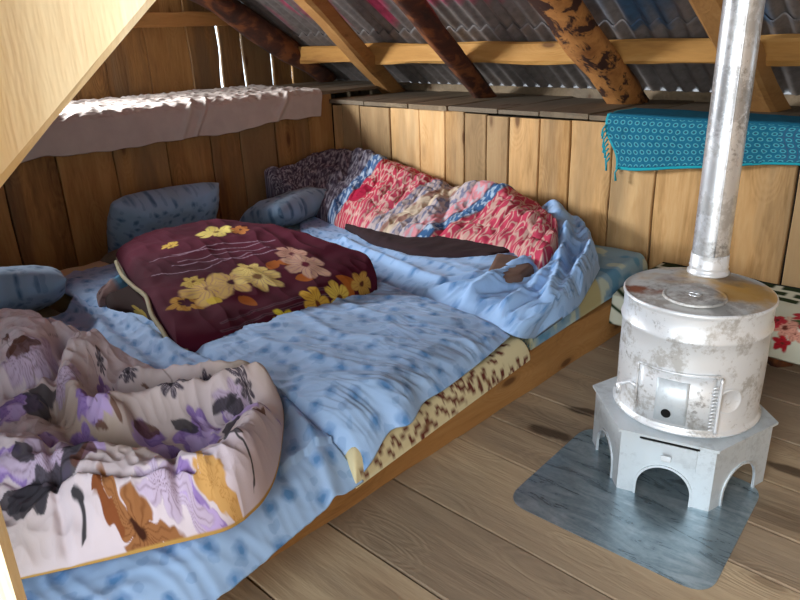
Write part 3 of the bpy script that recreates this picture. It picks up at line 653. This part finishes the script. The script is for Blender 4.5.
p.P[...,2]+=.012
tag(p.build('bed_sheet',M['sheet'],thick=.003),'pale blue flowered bed sheet under the floral duvet, hanging over the nearest mattress','bed sheet','pale blue flowered bed sheets')
# middle sheet
p=Patch([(-3.0,.93,.268),(-2.0,.95,.27),(-1.3,.93,.27),(-1.17,.935,.26),(-1.085,.945,.175)],
        [(-3.0,1.84,.268),(-2.2,1.86,.268),(-1.7,1.85,.268),(-1.32,1.83,.268),(-1.19,1.79,.262)],
        [(-3.0,.93,.268),(-3.0,1.84,.268)],px((358,480,.178),(372,462,.215),(390,432,.25),(411,424,.262),(424,403,.266),(446,389,.266),(481,362,.266),(510,337,.266)),440,300)
b=np.clip(p.e/.04,0,1)
p.P[...,2]+=.004+b*(folds(p,1,.9,6,.007,1)+folds(p,1,.55,11,.005,7)+folds(p,.9,.75,23,.0030,31)+folds(p,1,.2,38,.0016,41)+.004*fbm(p.u*6,p.v*6)+.010)
p.P[...,2]+=b*(p.ridge([(300,320),(345,345),(420,350),(470,345)],.02,.008)+p.ridge([(262,350),(330,372),(400,385)],.02,.009)+p.ridge([(250,375),(300,410),(330,440)],.025,.012)+p.ridge([(330,300),(380,320),(450,322)],.02,.01))
tag(p.build('bed_sheet',M['sheet'],thick=.003),'pale blue flowered bed sheet spread over the middle leaf-print mattress','bed sheet','pale blue flowered bed sheets')
# far sheet, rucked up at the foot end
p=Patch(px((300,232),(340,262),(375,284),(430,303),(480,320),(515,338),(535,340,.2)),[atc(*q) for q in ((300,215,.265),(400,225,.265),(500,218,.265),(545,216,.28),(572,228,.28),(590,243,.275),(600,270,.275))],
        px((300,232),(300,215)),px((535,340,.2),(560,322,.25),(578,308,.26),(588,292,.27),(600,270,.275)),340,240)
b=np.clip(p.e/.03,0,1)
p.P[...,2]+=.008+b*(.012+folds(p,1,-.1,8,.006,5)+.004*fbm(p.u*7,p.v*7))
foot=np.clip((p.base[...,0]+1.75)/.3,0,1)*b
p.P[...,2]+=foot*(folds(p,.75,.9,11,.014,2)+folds(p,.5,1,21,.009,12)+folds(p,1,.8,34,.004,22))
for pts,w,h in (([(548,220),(562,236),(568,255)],.07,.055),([(540,216),(550,226),(556,238)],.06,.04),([(575,228),(585,245),(590,262),(580,290)],.03,.05),([(565,250),(560,280),(548,310)],.025,.05),([(590,262),(570,295),(552,325)],.02,.035),([(470,300),(510,285),(550,262)],.03,.035),([(490,320),(530,300),(560,270)],.025,.035),([(430,290),(480,292),(520,275)],.025,.02),([(345,240),(400,268),(440,285)],.025,.018)):
    p.P[...,2]+=b*p.ridge(pts,w,h,z=.3)
tag(p.build('bed_sheet',M['sheet2'],thick=.003),'blue flowered bed sheet rucked into folds over the far mattress beside the pink quilt','bed sheet','pale blue flowered bed sheets')
# ---------------------------------------------------------------- pillows
def pillow(label,cx,cy,cz,w,h,t,rot,mat,name='pillow',seed=0):
    bm=bmesh.new(); n=36; top={}
    for sgn in (1,-1):
        for i in range(n+1):
            for j in range(n+1):
                x=i/n*2-1;y=j/n*2-1; ed=(i in(0,n))or(j in(0,n))
                if sgn<0 and ed: continue
                pr=max(0,(1-abs(x)**2.6)*(1-abs(y)**2.6))**.45; pin=1-.07*(1-abs(x)**2)*abs(y)**3
                pin2=1-.07*(1-abs(y)**2)*abs(x)**3
                x*=1-.10*x*x*y*y; y*=1-.10*x*x*y*y
                z=sgn*t/2*pr*(1+.18*mn.noise(Vector((x*1.7+seed,y*1.7,sgn))))+.006*mn.noise(Vector((x*5,y*5,seed)))
                top[(sgn,i,j)]=bm.verts.new((x*w/2*pin2,y*h/2*pin,z))
    g=lambda s,i,j: top.get((s,i,j)) or top[(1,i,j)]
    uvl=bm.loops.layers.uv.new('UVMap')
    for s in (1,-1):
        for i in range(n):
            for j in range(n):
                f=bm.faces.new((g(s,i,j),g(s,i+1,j),g(s,i+1,j+1),g(s,i,j+1)))
                for l in f.loops: l[uvl].uv=(l.vert.co.x+seed,l.vert.co.y)
    o=from_bm(name,bm,mat,smooth=True); o.location=(cx,cy,cz); o.rotation_euler=[math.radians(a) for a in rot]
    return tag(o,label,'pillow','pillows along the left plank wall')
pillow('blue dotted pillow leaning on the left plank wall behind the burgundy blanket',-3.20,1.62,.375,.34,.62,.20,(0,-60,0),M['pillow'],seed=1)
pillow('plain grey-beige cushion under the blue dotted pillow on the left wall',-3.06,1.44,.255,.30,.40,.12,(0,-6,6),plain('beige_pillow','7b7466',.95),seed=2)
pillow('dusky blue pillow tucked under the dark end of the pink patchwork quilt',-2.98,2.22,.33,.36,.52,.17,(0,-16,12),M['pillow'],seed=3)
pillow('blue dotted pillow at the far left end of the nearest bed',-2.74,.66,.35,.46,.56,.18,(0,-20,-16),M['pillow'],seed=4)
# ================================================================ DUVET
p=Patch(px((-60,300,.5),(0,312,.46),(30,318,.42),(66,345,.33),(86,344,.34),(108,352,.32),(118,378,.28),(160,383,.28),(215,372,.32),(255,374,.32),(278,392,.30)),
        px((-110,600,.3),(-30,600,.27),(30,588,.27),(100,570,.275),(160,553,.28),(205,540,.285),(228,531,.29),(245,521,.29)),
        px((-60,300,.5),(-90,400,.4),(-110,600,.3)),px((278,392,.30),(284,415,.29),(282,450,.285),(276,480,.285),(264,504,.285),(245,521,.29)),520,440,dens=.08)
base=p.base.copy(); base[...,2]=.2965; p.base=base
P=p.P.copy(); P[...,2]=.294
e=p.edge(.08)
def R(pts,w,h,**k): return p.ridge(pts,w,h,z=.33,**k)
mx=lambda *a:np.maximum.reduce(a)+.25*(sum(a)-np.maximum.reduce(a))
Z=.034+mx(R([(-60,362),(-10,362),(30,374),(52,388)],.17,.16),
  R([(104,372),(88,392),(76,412),(90,436),(122,448)],.045,.105),
  R([(120,440),(160,427),(205,417),(250,406),(266,402)],.04,.095),
  R([(130,398),(170,397),(215,394),(250,392)],.03,.07),
  R([(228,392),(250,390),(266,398)],.045,.05),
  R([(-40,485),(20,485),(65,492),(110,504),(160,508),(205,502)],.10,.10))
Z=Z+R([(262,432),(256,455),(248,478)],.055,.075)
Z=Z+R([(40,440),(80,460),(115,480),(150,487)],.035,.03)
Z=Z-R([(60,425),(100,466),(150,478),(200,470),(212,450)],.028,.045)
Z=Z-R([(20,415),(58,402),(72,375)],.02,.06)-R([(105,462),(150,466),(208,446)],.03,.05)-R([(92,372),(70,392),(58,420)],.012,.03)
Z=Z-R([(120,410),(170,410),(230,400)],.014,.022)
X=base[...,0];Y=base[...,1]
cr=1-np.abs(pn(X*8+3+.5*pn(X*5,Y*5),Y*6))*2; cr2=1-np.abs(pn(X*17-5,Y*22+4))*2; cr3=1-np.abs(pn(X*34-5,Y*30+4))*2
Z=Z+(.012*fbm(X*6,Y*6,3)+.013*cr+.008*cr2+.003*cr3)
for pts in ([(70,580),(66,545),(62,500),(55,465)],[(190,540),(183,515),(178,490)],[(0,505),(60,510),(130,515),(200,508)],[(35,330),(65,375),(58,410)]):
    Z=Z-R(pts,.010,.018)
P[...,2]+=np.clip(Z,.006,.3)*e; p.P=P
def atuv(a,b): return p.near(a,b)
p.remetric(); p.paint(np.ones(p.S.shape),'cabdc2')
n=fbm(X*2.5,Y*2.5,2); p.paint((n)*1.2,'cdc0cb'); p.paint((-n-.2)*1.2,'b3a394')
p.paint(R([(60,425),(100,462),(150,480),(215,455)],.07,.7),'a8957f')  # brownish shade of the valley painted into the cloth colour
def fl(a,b,R_,n,rot,c,**k): u,v=atuv(a,b); p.flower(u,v,R_,n,rot,c,**k)
def lf(a,b,L,w,rot,c,op=.9): u,v=atuv(a,b); p.leaf(u,v,L,w,rot,c,op)
for (a,b,s,r) in ((90,400,.085,0),(105,395,.06,1),(240,408,.075,.5),(268,415,.06,0),(150,445,.07,1),(195,445,.075,.3),(180,480,.06,0),(15,405,.07,.5),(85,440,.055,0),(55,470,.08,.4),(5,460,.06,0),(205,425,.05,1),(45,440,.05,1)):
    fl(a,b,s*.85,5,r,'8d74ac',vein='6b4f8e',inner=.55)
    fl(a+6,b+3,s*.6,5,r+1,'b09ac6',inner=.5)
for (a,b,s) in ((30,360,.10),(60,385,.07),(50,470,.11),(165,485,.07),(235,400,.06)): 
    fl(a,b,s,7,.3,'b7a6bd',vein='6c5560',inner=.45)
for (a,b,L,w,rot) in ((20,395,.11,.03,.6),(35,400,.12,.025,-.6),(0,500,.13,.05,.2),(10,515,.1,.04,-.8),(60,488,.15,.035,-1.1),(48,500,.13,.045,-1.8),(225,440,.09,.03,-1.3),(222,432,.08,.02,.2),(230,395,.07,.02,.8),(238,392,.08,.02,2.2),(170,420,.08,.018,.3),(190,390,.07,.02,1.6),(110,490,.08,.02,.4),(60,452,.10,.02,.3),(15,440,.08,.02,.9)):
    lf(a,b,L,w,rot,'39363c')
for (a,b,L,w,rot) in ((70,455,.08,.02,.8),(130,412,.08,.02,.2),(160,430,.09,.025,2.5),(175,455,.09,.03,.3),(195,465,.08,.03,1.2),(10,340,.1,.03,.6),(22,335,.09,.03,1.8),(200,460,.06,.03,-.8),(95,345,.06,.02,.3),(75,350,.05,.02,0)):
    lf(a,b,L,w,rot,'5b3b30',.85)
for (a,b,s) in ((128,372,.035),(170,384,.04),(205,380,.035),(245,384,.05),(100,360,.04),(150,398,.04),(120,410,.04)):
    fl(a,b,s,8,a*.7,'4d4650',vein='c9bcc2',inner=.3,heart='2e2a30')
for (a,b,L,rot) in ((140,385,.06,.4),(185,392,.07,2.8),(225,378,.06,.2),(262,405,.06,1.8),(110,395,.06,1.2),(95,425,.05,.5)):
    lf(a,b,L,.012,rot,'6a4a3c')
u,v=atuv(140,533); p.flower(u,v,.085,6,.4,'8f5f3a',vein='5a2f16',heart='3a1c10',inner=.35)
u,v=atuv(125,528); p.leaf(u,v,.06,.03,2.8,'7a4526'); 
u,v=atuv(236,515); p.flower(u,v,.05,5,0,'c79a5e',vein='a8743a')
u0,v0=atuv(72,490);u1,v1=atuv(84,540); p.line([(u0,v0),((u0+u1)/2+.01,(v0+v1)/2),(u1,v1)],.006,'3b383c')
u0,v0=atuv(235,430);u1,v1=atuv(254,485); p.line([(u0,v0),((u0+u1)/2+.01,(v0+v1)/2),(u1,v1)],.005,'4a474b')
for i in range(26):
    u=random.uniform(.05,p.W-.05); v=random.uniform(.05,p.H-.05); a=random.uniform(0,6.3); p.line([(u,v),(u+.03*math.cos(a),v+.03*math.sin(a)),(u+.07*math.cos(a+.4),v+.07*math.sin(a+.4))],.0028,'6b5a56',.6)
p.paint(np.clip((.0003-p.e)/.0002,0,1),'b08a4a')   # ochre piped edge
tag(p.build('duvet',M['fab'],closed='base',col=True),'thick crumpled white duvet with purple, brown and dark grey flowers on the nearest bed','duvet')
# ================================================================ PINK PATCHWORK QUILT
qx=lambda *pts:[atc(*q) for q in pts]
top_=qx((264,172,.45),(292,170,.45),(322,157,.45),(352,155,.46),(378,162,.44),(405,171,.42),(450,190,.38),(485,196,.38),(515,200,.38),(540,214,.36),(553,232,.35),(558,243,.34))
bot_=qx((276,196,.34),(300,208,.30),(335,226,.285),(370,240,.285),(405,249,.285),(440,252,.285),(475,256,.30),(505,258,.315),(525,266,.325),(541,272,.33))
p=Patch(top_,bot_,[top_[0],bot_[0]],[top_[-1],*qx((558,256,.33),(551,266,.33)),bot_[-1]],620,320,dens=.055)
base=p.P.copy(); base[...,2]=np.minimum(base[...,2]-.03,.285); p.base=base
X=base[...,0];Y=base[...,1]
e=p.edge(.055); tt=p.T; body=np.clip(p.S/.2,0,1)
# height: sags between the raised back edge and the bed, padded
Z=e*(.035+.035*body)
q=np.abs(np.sin(p.u*PI/.10+.9*pn(p.u*4,p.v*4)))*np.abs(np.sin(p.v*PI/.10+.9*pn(p.u*4+9,p.v*4)))
Z=Z+e*(.013*np.sqrt(q)+.014*fbm(X*5,Y*5,3)+.005*(1-np.abs(pn(X*18,Y*18))*2))
Z=Z+e*(p.ridge([(480,210),(505,218),(530,238)],.09,.05,z=.36)+p.ridge([(360,185),(400,200),(440,212)],.08,.02,z=.36)-p.ridge([(458,200),(450,215),(440,245)],.03,.022,z=.32)-p.ridge([(375,165),(355,190),(338,220)],.025,.02,z=.32))
p.P[...,2]+=Z
# sewn strips: dark print, blue band, red, pink print, pastel, pink, blue band, big pink print
sx=p.S+.05*(p.T-.5)*0+.012*pn(p.u*6,p.v*6); 
sk=p.S-.045*(1-p.T)*0
def bandm(a,b,sl=0.): s_=sx+sl*(p.T-.5); return np.clip((s_-a)/.004,0,1)*np.clip((b-s_)/.004,0,1)
fi=fbm(p.u*55,p.v*55,2); fi2=pn(p.u*30+5,p.v*30); big=1-np.abs(pn(p.u*30+.8*pn(p.u*24,p.v*24),p.v*30+.8*pn(p.u*24+5,p.v*24)))*3.4; big2=1-np.abs(pn(p.u*42+7,p.v*42))*3.4
p.remetric(); p.paint(np.ones(p.S.shape),'57525f'); p.paint((fi-.1)*5,'8d8a93'); p.paint((-fi-.35)*6,'3a3342')
tile=np.maximum(np.abs(np.sin(p.u*PI/.06)),np.abs(np.sin(p.v*PI/.06))); p.paint((.12-np.minimum(np.abs(np.sin(p.u*PI/.05)),np.abs(np.sin(p.v*PI/.05))))*8*.5,'40394a')
def patch(m,ground,print_,fn,k=3.):
    p.paint(m,ground); p.paint(m*np.clip(fn*k,0,1),print_)
patch(bandm(.325,.365,.09),'46648f','a9bacd',fi,4)
patch(bandm(.365,.46,.09),'b8384f','c4a095',big2-.1,1.8)
patch(bandm(.45,.55,.1),'b8445c','c4a095',big2-.05,1.8)
patch(bandm(.53,.66,.11),'b4a7a6','77798f',fi,4)
m=bandm(.57,.61,.11); patch(m,'c4b39c','8f6b60',fi2,3)
patch(bandm(.65,.69,.12),'cf8a92','b6b0b8',fi,4)
patch(bandm(.69,.725,.12),'3c628e','9fb6cc',fi,4)
patch(bandm(.725,1.3,.12),'b23c54','c4a094',big-.1,1.8)
p.paint(bandm(.365,.42,.09)*(p.T>.55)*(p.T<.8),'a81f40')
p.paint(np.clip((.0006-p.e)/.0003,0,1)*(p.S>.4),'c8ae8a')
tag(p.build('patchwork_quilt',M['fab'],closed='base',col=True),'rumpled patchwork quilt with pink floral, blue band and dark grey printed sections','quilt')
# dark blanket showing below the quilt
p=Patch(px((352,222,.285),(400,240,.285),(450,246,.285),(500,252,.285),(520,262,.285)),px((345,234),(375,252),(410,265),(445,271),(470,273),(490,276)),px((352,222,.285),(345,234)),px((520,262,.285),(508,272),(490,276)),120,40)
base=p.P.copy(); base[...,2]=.275; p.base=base; p.P[...,2]=.30+.034*p.S+p.edge(.03)*.022+.005*fbm(p.u*9,p.v*9)*p.edge(.03)
tag(p.build('blanket',plain('dark_brown_wool','2e1d20',.95),closed='base'),'thin dark brown blanket edge lying on the blue sheet below the pink quilt','blanket')
p=Patch(px((496,258,.335),(520,262,.335),(534,272,.335)),px((487,277,.335),(505,284,.335),(522,282,.335)),px((496,258,.335),(487,277,.335)),px((534,272,.335),(522,282,.335)),40,30)
base=p.P.copy(); base[...,2]=.272; p.base=base; p.P[...,2]+=.01+p.edge(.03)*.02
tag(p.build('folded_cloth',plain('brown_cloth','6d5448',.95),closed='base'),'small brown cloth peeking out under the foot of the pink quilt','cloth')
# ================================================================ BURGUNDY BLANKET (folded thick)
ZB=.42
p=Patch(px((116,258,.34),(140,243,.37),(180,233,.40),(212,226,.41),(245,228,.41),(290,238,.40),(330,252,.39),(360,263,.37),(375,274,.35)),
        px((178,350,.29),(196,352,.29),(225,350,.285),(255,341,.285),(290,329,.285),(330,311,.285),(362,298,.29),(374,290,.30)),
        px((116,258,.34),(128,280,.33),(145,305,.32),(160,330,.30),(178,350,.29)),px((375,274,.35),(377,281,.33),(374,290,.30)),420,300,dens=.07)
base=p.P.copy(); base[...,2]=np.minimum(base[...,2],.30); p.base=base
X=base[...,0];Y=base[...,1]
e=p.edge(.07)
Z=e*.062+e*(.012*fbm(X*4,Y*4,3)+.006*(1-np.abs(pn(X*5,Y*14+3))*2))
Z=Z+e*(p.ridge([(170,250),(230,250),(300,260)],.12,.012,z=.42)+p.ridge([(200,335),(260,322),(340,298)],.05,.025,z=.36))
p.P[...,2]+=Z
p.remetric(); p.paint(np.ones(p.S.shape),'470f21'); nn_=fbm(X*3,Y*3,2); p.paint(nn_*.8,'54162a'); p.paint((-nn_)*.7,'300d18')
def wl(pts,w=.0035,c='a98fa0',op=.7): p.line([p.near(*q) for q in pts],w,c,op)
wl([(150,262),(190,252),(225,243),(252,242),(275,240)]); wl([(172,255),(200,250),(230,248),(262,243)]); wl([(172,266),(205,262),(235,258),(285,249)]); wl([(152,276),(185,272),(220,262),(252,252)],.003); wl([(178,262),(210,255),(240,251),(270,247)],.0028)
for k in range(2):
    wl([(222,323+k*8),(245,315+k*8),(270,306+k*8),(300,297+k*7),(330,288+k*7)],.007,'6f5560',.55)
    wl([(222,323+k*8),(245,315+k*8),(270,306+k*8),(300,297+k*7),(330,288+k*7)],.0025,'220810',.9)
def bf(a,b,R_,n,rot,c,**k): u,v=p.near(a,b); p.flower(u,v,R_,n,rot,c,**k)
for (a,b,L,rot) in ((275,262,.09,.2),(290,258,.08,1.),(270,270,.08,-1.2),(335,276,.11,.1),(345,280,.08,.9),(295,279,.08,-.3),(238,296,.08,.8)):
    u,v=p.near(a,b); p.leaf(u,v,L,.026,rot,'94501c')
for (a,b,R_,c,h) in ((186,304,.055,'a87d32','4d1a20'),(210,287,.09,'c2a25c','54202c'),(232,282,.075,'b99a5a','3a1020'),(258,276,.075,'cbb46c','6b4a2a'),(250,268,.05,'c9b36a','6b4a2a'),(292,254,.055,'b98f7d','5a2a30'),(305,264,.07,'b49078','5a1a2a'),(362,284,.05,'a8813c','4a2418'),(318,304,.06,'c29a3a','5a2a18'),(340,298,.055,'c6a848','5a3018'),(290,324,.045,'c4b435','5a4018'),(216,232,.07,'cdbc62','6a4a20'),(170,246,.03,'c9a94c','5a3018'),(193,281,.035,'b9a050','5a3018'),(240,230,.04,'a86a34','5a3018')):
    bf(a,b,R_*1.3,6,rng.uniform(0,3),c,vein='7a4a6a' if R_>.06 else '7a3f1c',heart=h,inner=.5)
u,v=p.near(206,300); p.leaf(u,v,.07,.02,.6,'c2a63e'); u,v=p.near(186,303); p.flower(u,v,.03,5,0,'3f1222')
p.paint(np.clip((.0006-p.e)/.0003,0,1)*(p.S<.05),'b0a890')
tag(p.build('folded_blanket',M['fab'],closed='base',col=True),'thick folded burgundy blanket with yellow flowers and wavy pale lines','blanket')
# other blanket folded underneath: its near left edge shows
p=Patch(px((104,300,.30),(118,292,.31),(135,285,.32),(160,300,.32)),px((122,318,.27),(140,322,.27),(158,335,.27),(184,354,.27)),px((104,300,.30),(110,310,.29),(122,318,.27)),px((160,300,.32),(172,325,.30),(184,354,.27)),120,70)
base=p.P.copy(); base[...,2]=.272; p.base=base; p.P[...,2]+=.0+p.edge(.04)*.03
p.paint(np.ones(p.S.shape),'32211d'); u,v=p.near(141,314); p.flower(u,v,.055,4,.3,'94803a'); u,v=p.near(172,342); p.flower(u,v,.06,5,0,'34439a'); p.flower(u-.01,v-.01,.035,5,.5,'a095b5')
tag(p.build('folded_blanket',M['fab'],closed='base',col=True),'dark brown blanket corner with a yellow patch under the left edge of the burgundy blanket','blanket')
# white piping cord along the edge
bm=bmesh.new(); tube(bm,[tuple(c) for c in curve(px((116,262,.37),(122,275,.37),(134,287,.37),(146,297,.365),(152,315,.35),(162,330,.33),(172,348,.30)),30)],.008,8)
tag(from_bm('piping_cord',bm,plain('cream_strap','a09678',.8),smooth=True),'cream piping cord along the left edge of the burgundy blanket','cord')
p=Patch(px((97,300,.30),(108,288,.33),(122,280,.34)),px((100,310,.27),(118,306,.28),(136,296,.30)),px((97,300,.30),(100,310,.27)),px((122,280,.34),(136,296,.30)),50,40)
base=p.P.copy(); base[...,2]=.272; p.base=base; p.P[...,2]+=.01+p.edge(.03)*.03+.008*fbm(p.u*12,p.v*12)
p.paint(np.ones(p.S.shape),'8d7672'); p.paint((p.S-.55)*6,'4f7f9c'); p.paint((fbm(p.u*25,p.v*25)-.3)*4,'5c4a4c')
tag(p.build('crumpled_cloth',M['fab'],closed='base',col=True),'small crumpled pinkish cloth with a blue patch beside the burgundy blanket','cloth')
# ================================================================ BENCH, RUG
bn=thing('bench','low wooden bench along the back wall behind the stove, under the flowered rug','bench',(-.1,2.7,0))
bm=bmesh.new()
for y in (2.60,2.76): timber(bm,(-1.12,y+.03,.17),(1.15,y+.03,.17),.15,.03,segs=10)
from_bm('seat',bm,M['beam_x'],bn)
for x in (-.93,-.62,.3,1.05):
    bm=bmesh.new(); timber(bm,(x,2.66,.0),(x,2.66,.155),.11,.13,up=(0,1,0),segs=5,wob=.02,round_=.4); from_bm('leg',bm,M['bark_dark'],bn,True)
p=Patch([(-1.195,2.42,.085),(0,2.48,.08),(1.14,2.48,.08)],[(-1.195,2.885,.212),(1.14,2.885,.215)],[(-1.195,2.42,.085),(-1.195,2.885,.212)],[(1.14,2.48,.08),(1.14,2.885,.215)],500,160)
t=p.T; yf=2.50-.07*np.clip((-.9-p.P[...,0])/.25,0,1); prof_y=np.where(t<.28,yf-.012+.012*t/.28,yf+(t-.28)/.72*(2.885-yf)); prof_z=np.where(t<.28,.085+(t/.28)*.12,.21+.012*(t-.28))
k=np.exp(-((t-.28)/.05)**2)*.010
p.P[...,1]=prof_y+.004*fbm(p.u*5,p.v*5); p.P[...,2]=prof_z-k+.004*fbm(p.u*6+4,p.v*4)
d=p.P[...,0]+1.195
p.paint(np.ones(p.S.shape),'c4c6b4')
Yv=p.v; U=p.u
rowh=.052; rr=np.floor((p.H-Yv)/rowh); fr=(p.H-Yv)/rowh-rr; uu=(U+rr*.06)/.12; fu=uu-np.floor(uu)
blk=np.clip((.36-np.abs(fr-.5))*14,0,1)*np.clip((.42-np.abs(fu-.5))*14,0,1)*(rr<3)
p.paint(blk*1.,'1f3018'); p.paint((p.H-Yv<.012)*1.,'1a2420')
p.paint(np.clip((.16-U)*20,0,1)*np.clip((.3-np.abs(np.sin(Yv*40+U*20)))*4+.5,0,1),'22351c')
for k in range(30):
    u=random.uniform(.36,p.W-.2); v=random.uniform(.02,.22); p.flower(u,v,random.uniform(.025,.05),5,random.uniform(0,3),random.choice(['a51f2a','b0303a','c98f7c','d0b39c']),vein='5a1a1c',heart='5a2a20')
    if k%2: p.leaf(u+.02,v+.02,.06,.018,random.uniform(0,6),'2f4f2a')
for k in range(9):
    u=.40+k*.035; p.flower(u,.06+.09*(k%3)/2,.034,5,k,['a51f2a','c98f7c','b0303a'][k%3],vein='4a1a1c',heart='5a2a20')
rug=p.build('rug',M['fab'],thick=.006,col=True); tag(rug,'white rug with green blocks and red flowers over the bench behind the stove','rug')
# ================================================================ TEAL SCARF
def scarf_mat():
    T=NT('teal_woven_scarf'); a=T.n('ShaderNodeAttribute',attribute_name='Col'); uv=T.coord('UV')
    T.l(a.outputs['Color'],T.b.inputs['Base Color']); T.set(Roughness=.95,Specular_IOR_Level=.1); T.bump(T.noise(uv,300.,2),.3,.002); return T.m
M['scarf']=scarf_mat()
XL=-1.515
p=Patch([(XL+.03,2.868,.60),(-.9,2.868,.60),(.2,2.868,.61)],[(XL,3.16,.84),(.2,3.16,.84)],[(XL+.03,2.868,.60),(XL,3.16,.84)],[(.2,2.868,.61),(.2,3.16,.84)],760,230)
Lh=.235; Lt=.27; tot=Lh+Lt; s_=p.T*tot; rad=.015
yy=np.where(s_<Lh,2.866,2.866+(s_-Lh)); hem=.612+.075*np.clip((p.S*1.7-.08)/.7,0,1); zz=np.where(s_<Lh,hem+s_*((.844-hem)/Lh),.844-np.clip((s_-Lh),0,.05)*.15)
c=np.exp(-((s_-Lh)/.018)**2)*.009; wv=np.clip(1-s_/Lh,0,1)
p.P[...,0]=p.P[...,0]*0+(XL+.012*np.sin(s_*30))+(p.S)*(1.7)-0.0; p.P[...,0]+=wv*.07*(1-p.S)**6
p.P[...,1]=yy+c-wv*.010*(1+np.sin(p.P[...,0]*23+2*pn(p.u*4,p.v)))*.5; p.P[...,2]=zz-c+.003*fbm(p.u*5,p.v*5)+wv*.008*np.sin(p.P[...,0]*6)
U=p.S*1.7; V=s_
p.paint(np.ones(p.S.shape),'20647f'); p.paint(fbm(U*40,V*40,2)*.6,'15536c')
ph=.030; half=(U>.72)
row=np.floor(V/ph); off=np.where(half,0,np.where(np.mod(row,2)>0,.5,0)); fu=np.mod(U/(ph*1.12)+off,1)-.5; fv=np.mod(V/ph,1)-.5
rd=np.sqrt(fu**2+fv**2+.0*np.abs(fu*fv)); ring=np.clip((.10-np.abs(rd-.27))*12,0,1)*(V<Lh-.012)*(V>.014)
p.paint(np.clip((.45-rd)*6,0,1)*(V<Lh-.01)*.6,'0f4c63'); p.paint(ring*.8,'5fb3bd'); p.paint(np.clip((.09-rd)*14,0,1)*(V<Lh-.012)*.7,'5a3050')
g=np.clip((.05-np.minimum(np.abs(np.abs(fu)-.5),np.abs(np.abs(fv)-.5)))*20,0,1)*half*(V<Lh-.03); p.paint(g*.7,'4f3457')
p.paint((V<.010)*1.,'2497a4'); p.paint(np.clip((.012-U)/.004,0,1),'2a94a2')
sc=p.build('scarf',M['scarf'],thick=.003,col=True); tag(sc,'teal scarf with small ring pattern and tasselled end hung over the back ledge','scarf')
for k in range(9):
    bm=bmesh.new(); z=.79-.020*k; x=XL+.012+.004*k
    L=.05+random.uniform(-.012,.012)
    if k==8: x=XL+.085; z=.612
    tube(bm,[(x,2.863,z),(x-.012,2.858,z-.4*L),(x-.012+random.uniform(-.006,.006),2.860,z-L)],[.0045,.0035,.005],6); o=from_bm('tassel',bm,M['scarf'],sc,True)
    a=o.data.color_attributes.new('Col','FLOAT_COLOR','POINT'); a.data.foreach_set('color',np.tile([*hx('2a94a2'),1],len(o.data.vertices)).astype(np.float32))
# ================================================================ WHITE SHELF CLOTH
p=Patch([(-3.33,.0,.72),(-3.33,2.80,.75)],[(-4.13,.0,.89),(-4.13,2.86,.89)],[(-3.33,.0,.72),(-4.13,.0,.89)],[(-3.33,2.80,.75),(-4.13,2.86,.89)],520,220)
Lh=.165; s_=p.T*(Lh+.78); xx=np.where(s_<Lh,-3.333,-3.333-(s_-Lh)); zz=np.where(s_<Lh,.722+s_,.888); Yc=p.base[...,1]
c=np.exp(-((s_-Lh)/.02)**2)*.012; wv=np.clip(1-s_/Lh,0,1)
bt=.018*pn(Yc*3,0*Yc)+.01*pn(Yc*9,0*Yc)+np.clip((Yc-1.9),0,1)*.03
p.P[...,0]=xx-c+(.004+wv*.012)*np.abs(pn(Yc*4,s_*5))*(s_<Lh+.05)+wv*.012; p.P[...,2]=zz-c+wv*bt+(s_>Lh-.03)*(.004+.007*np.abs(fbm(Yc*7,s_*9,3))+.006*(1-np.abs(pn(Yc*16,s_*12))*3))
for yc,w,h in ((1.93,.02,.012),(2.02,.012,.012),(2.55,.02,.015)):
    p.P[...,2]+=h*np.exp(-((Yc-yc-(s_-Lh)*.5)/w)**2)*(s_>Lh-.02)*np.clip(1.2-(s_-Lh)*4,0,1); p.P[...,0]+=h*np.exp(-((Yc-yc+(Lh-s_)*.5)/w)**2)*(s_<=Lh)
p.P[...,1]=Yc+np.where(s_<Lh,.0,-(s_-Lh)*.0)-wv*.03*p.S
tag(p.build('shelf_cloth',plain('white_cotton','ada29a',.9,var=.05),thick=.003),'crumpled off-white cloth covering the ledge on the left wall, hanging over its edge','cloth')
# ================================================================ LIGHT
w=bpy.data.worlds.new('sky'); SC.world=w; w.use_nodes=True; nt=w.node_tree; bg=nt.nodes['Background']
bg.inputs[0].default_value=(.75,.88,1.,1); bg.inputs[1].default_value=4.
def area(name,loc,target,sx,sy,power,col):
    l=bpy.data.lights.new(name,'AREA'); l.shape='RECTANGLE'; l.size=sx; l.size_y=sy; l.energy=power; l.color=col
    o=bpy.data.objects.new(name,l); COL.objects.link(o); o.location=loc
    o.rotation_euler=(Vector(target)-Vector(loc)).to_track_quat('-Z','Z').to_euler(); return o
g=area('daylight_doorway',(.08,-.84,1.2),(.42,0,1.02),1.5,1.2,59,(.95,.985,1.)); g.data.spread=math.radians(150)
g=area('added_gable_window_light',(-4.2,.68,1.32),(-3.75,1.35,.9),.64,.6,105,(.92,.96,1.)); g.data.spread=math.radians(110)  # lamp added at the unseen window to brighten the ledge cloth
SC.view_settings.view_transform='Standard'; SC.view_settings.look='None'; SC.view_settings.gamma=1; SC.view_settings.exposure=0
SC.cycles.use_denoising=True
SC.cycles.max_bounces=8
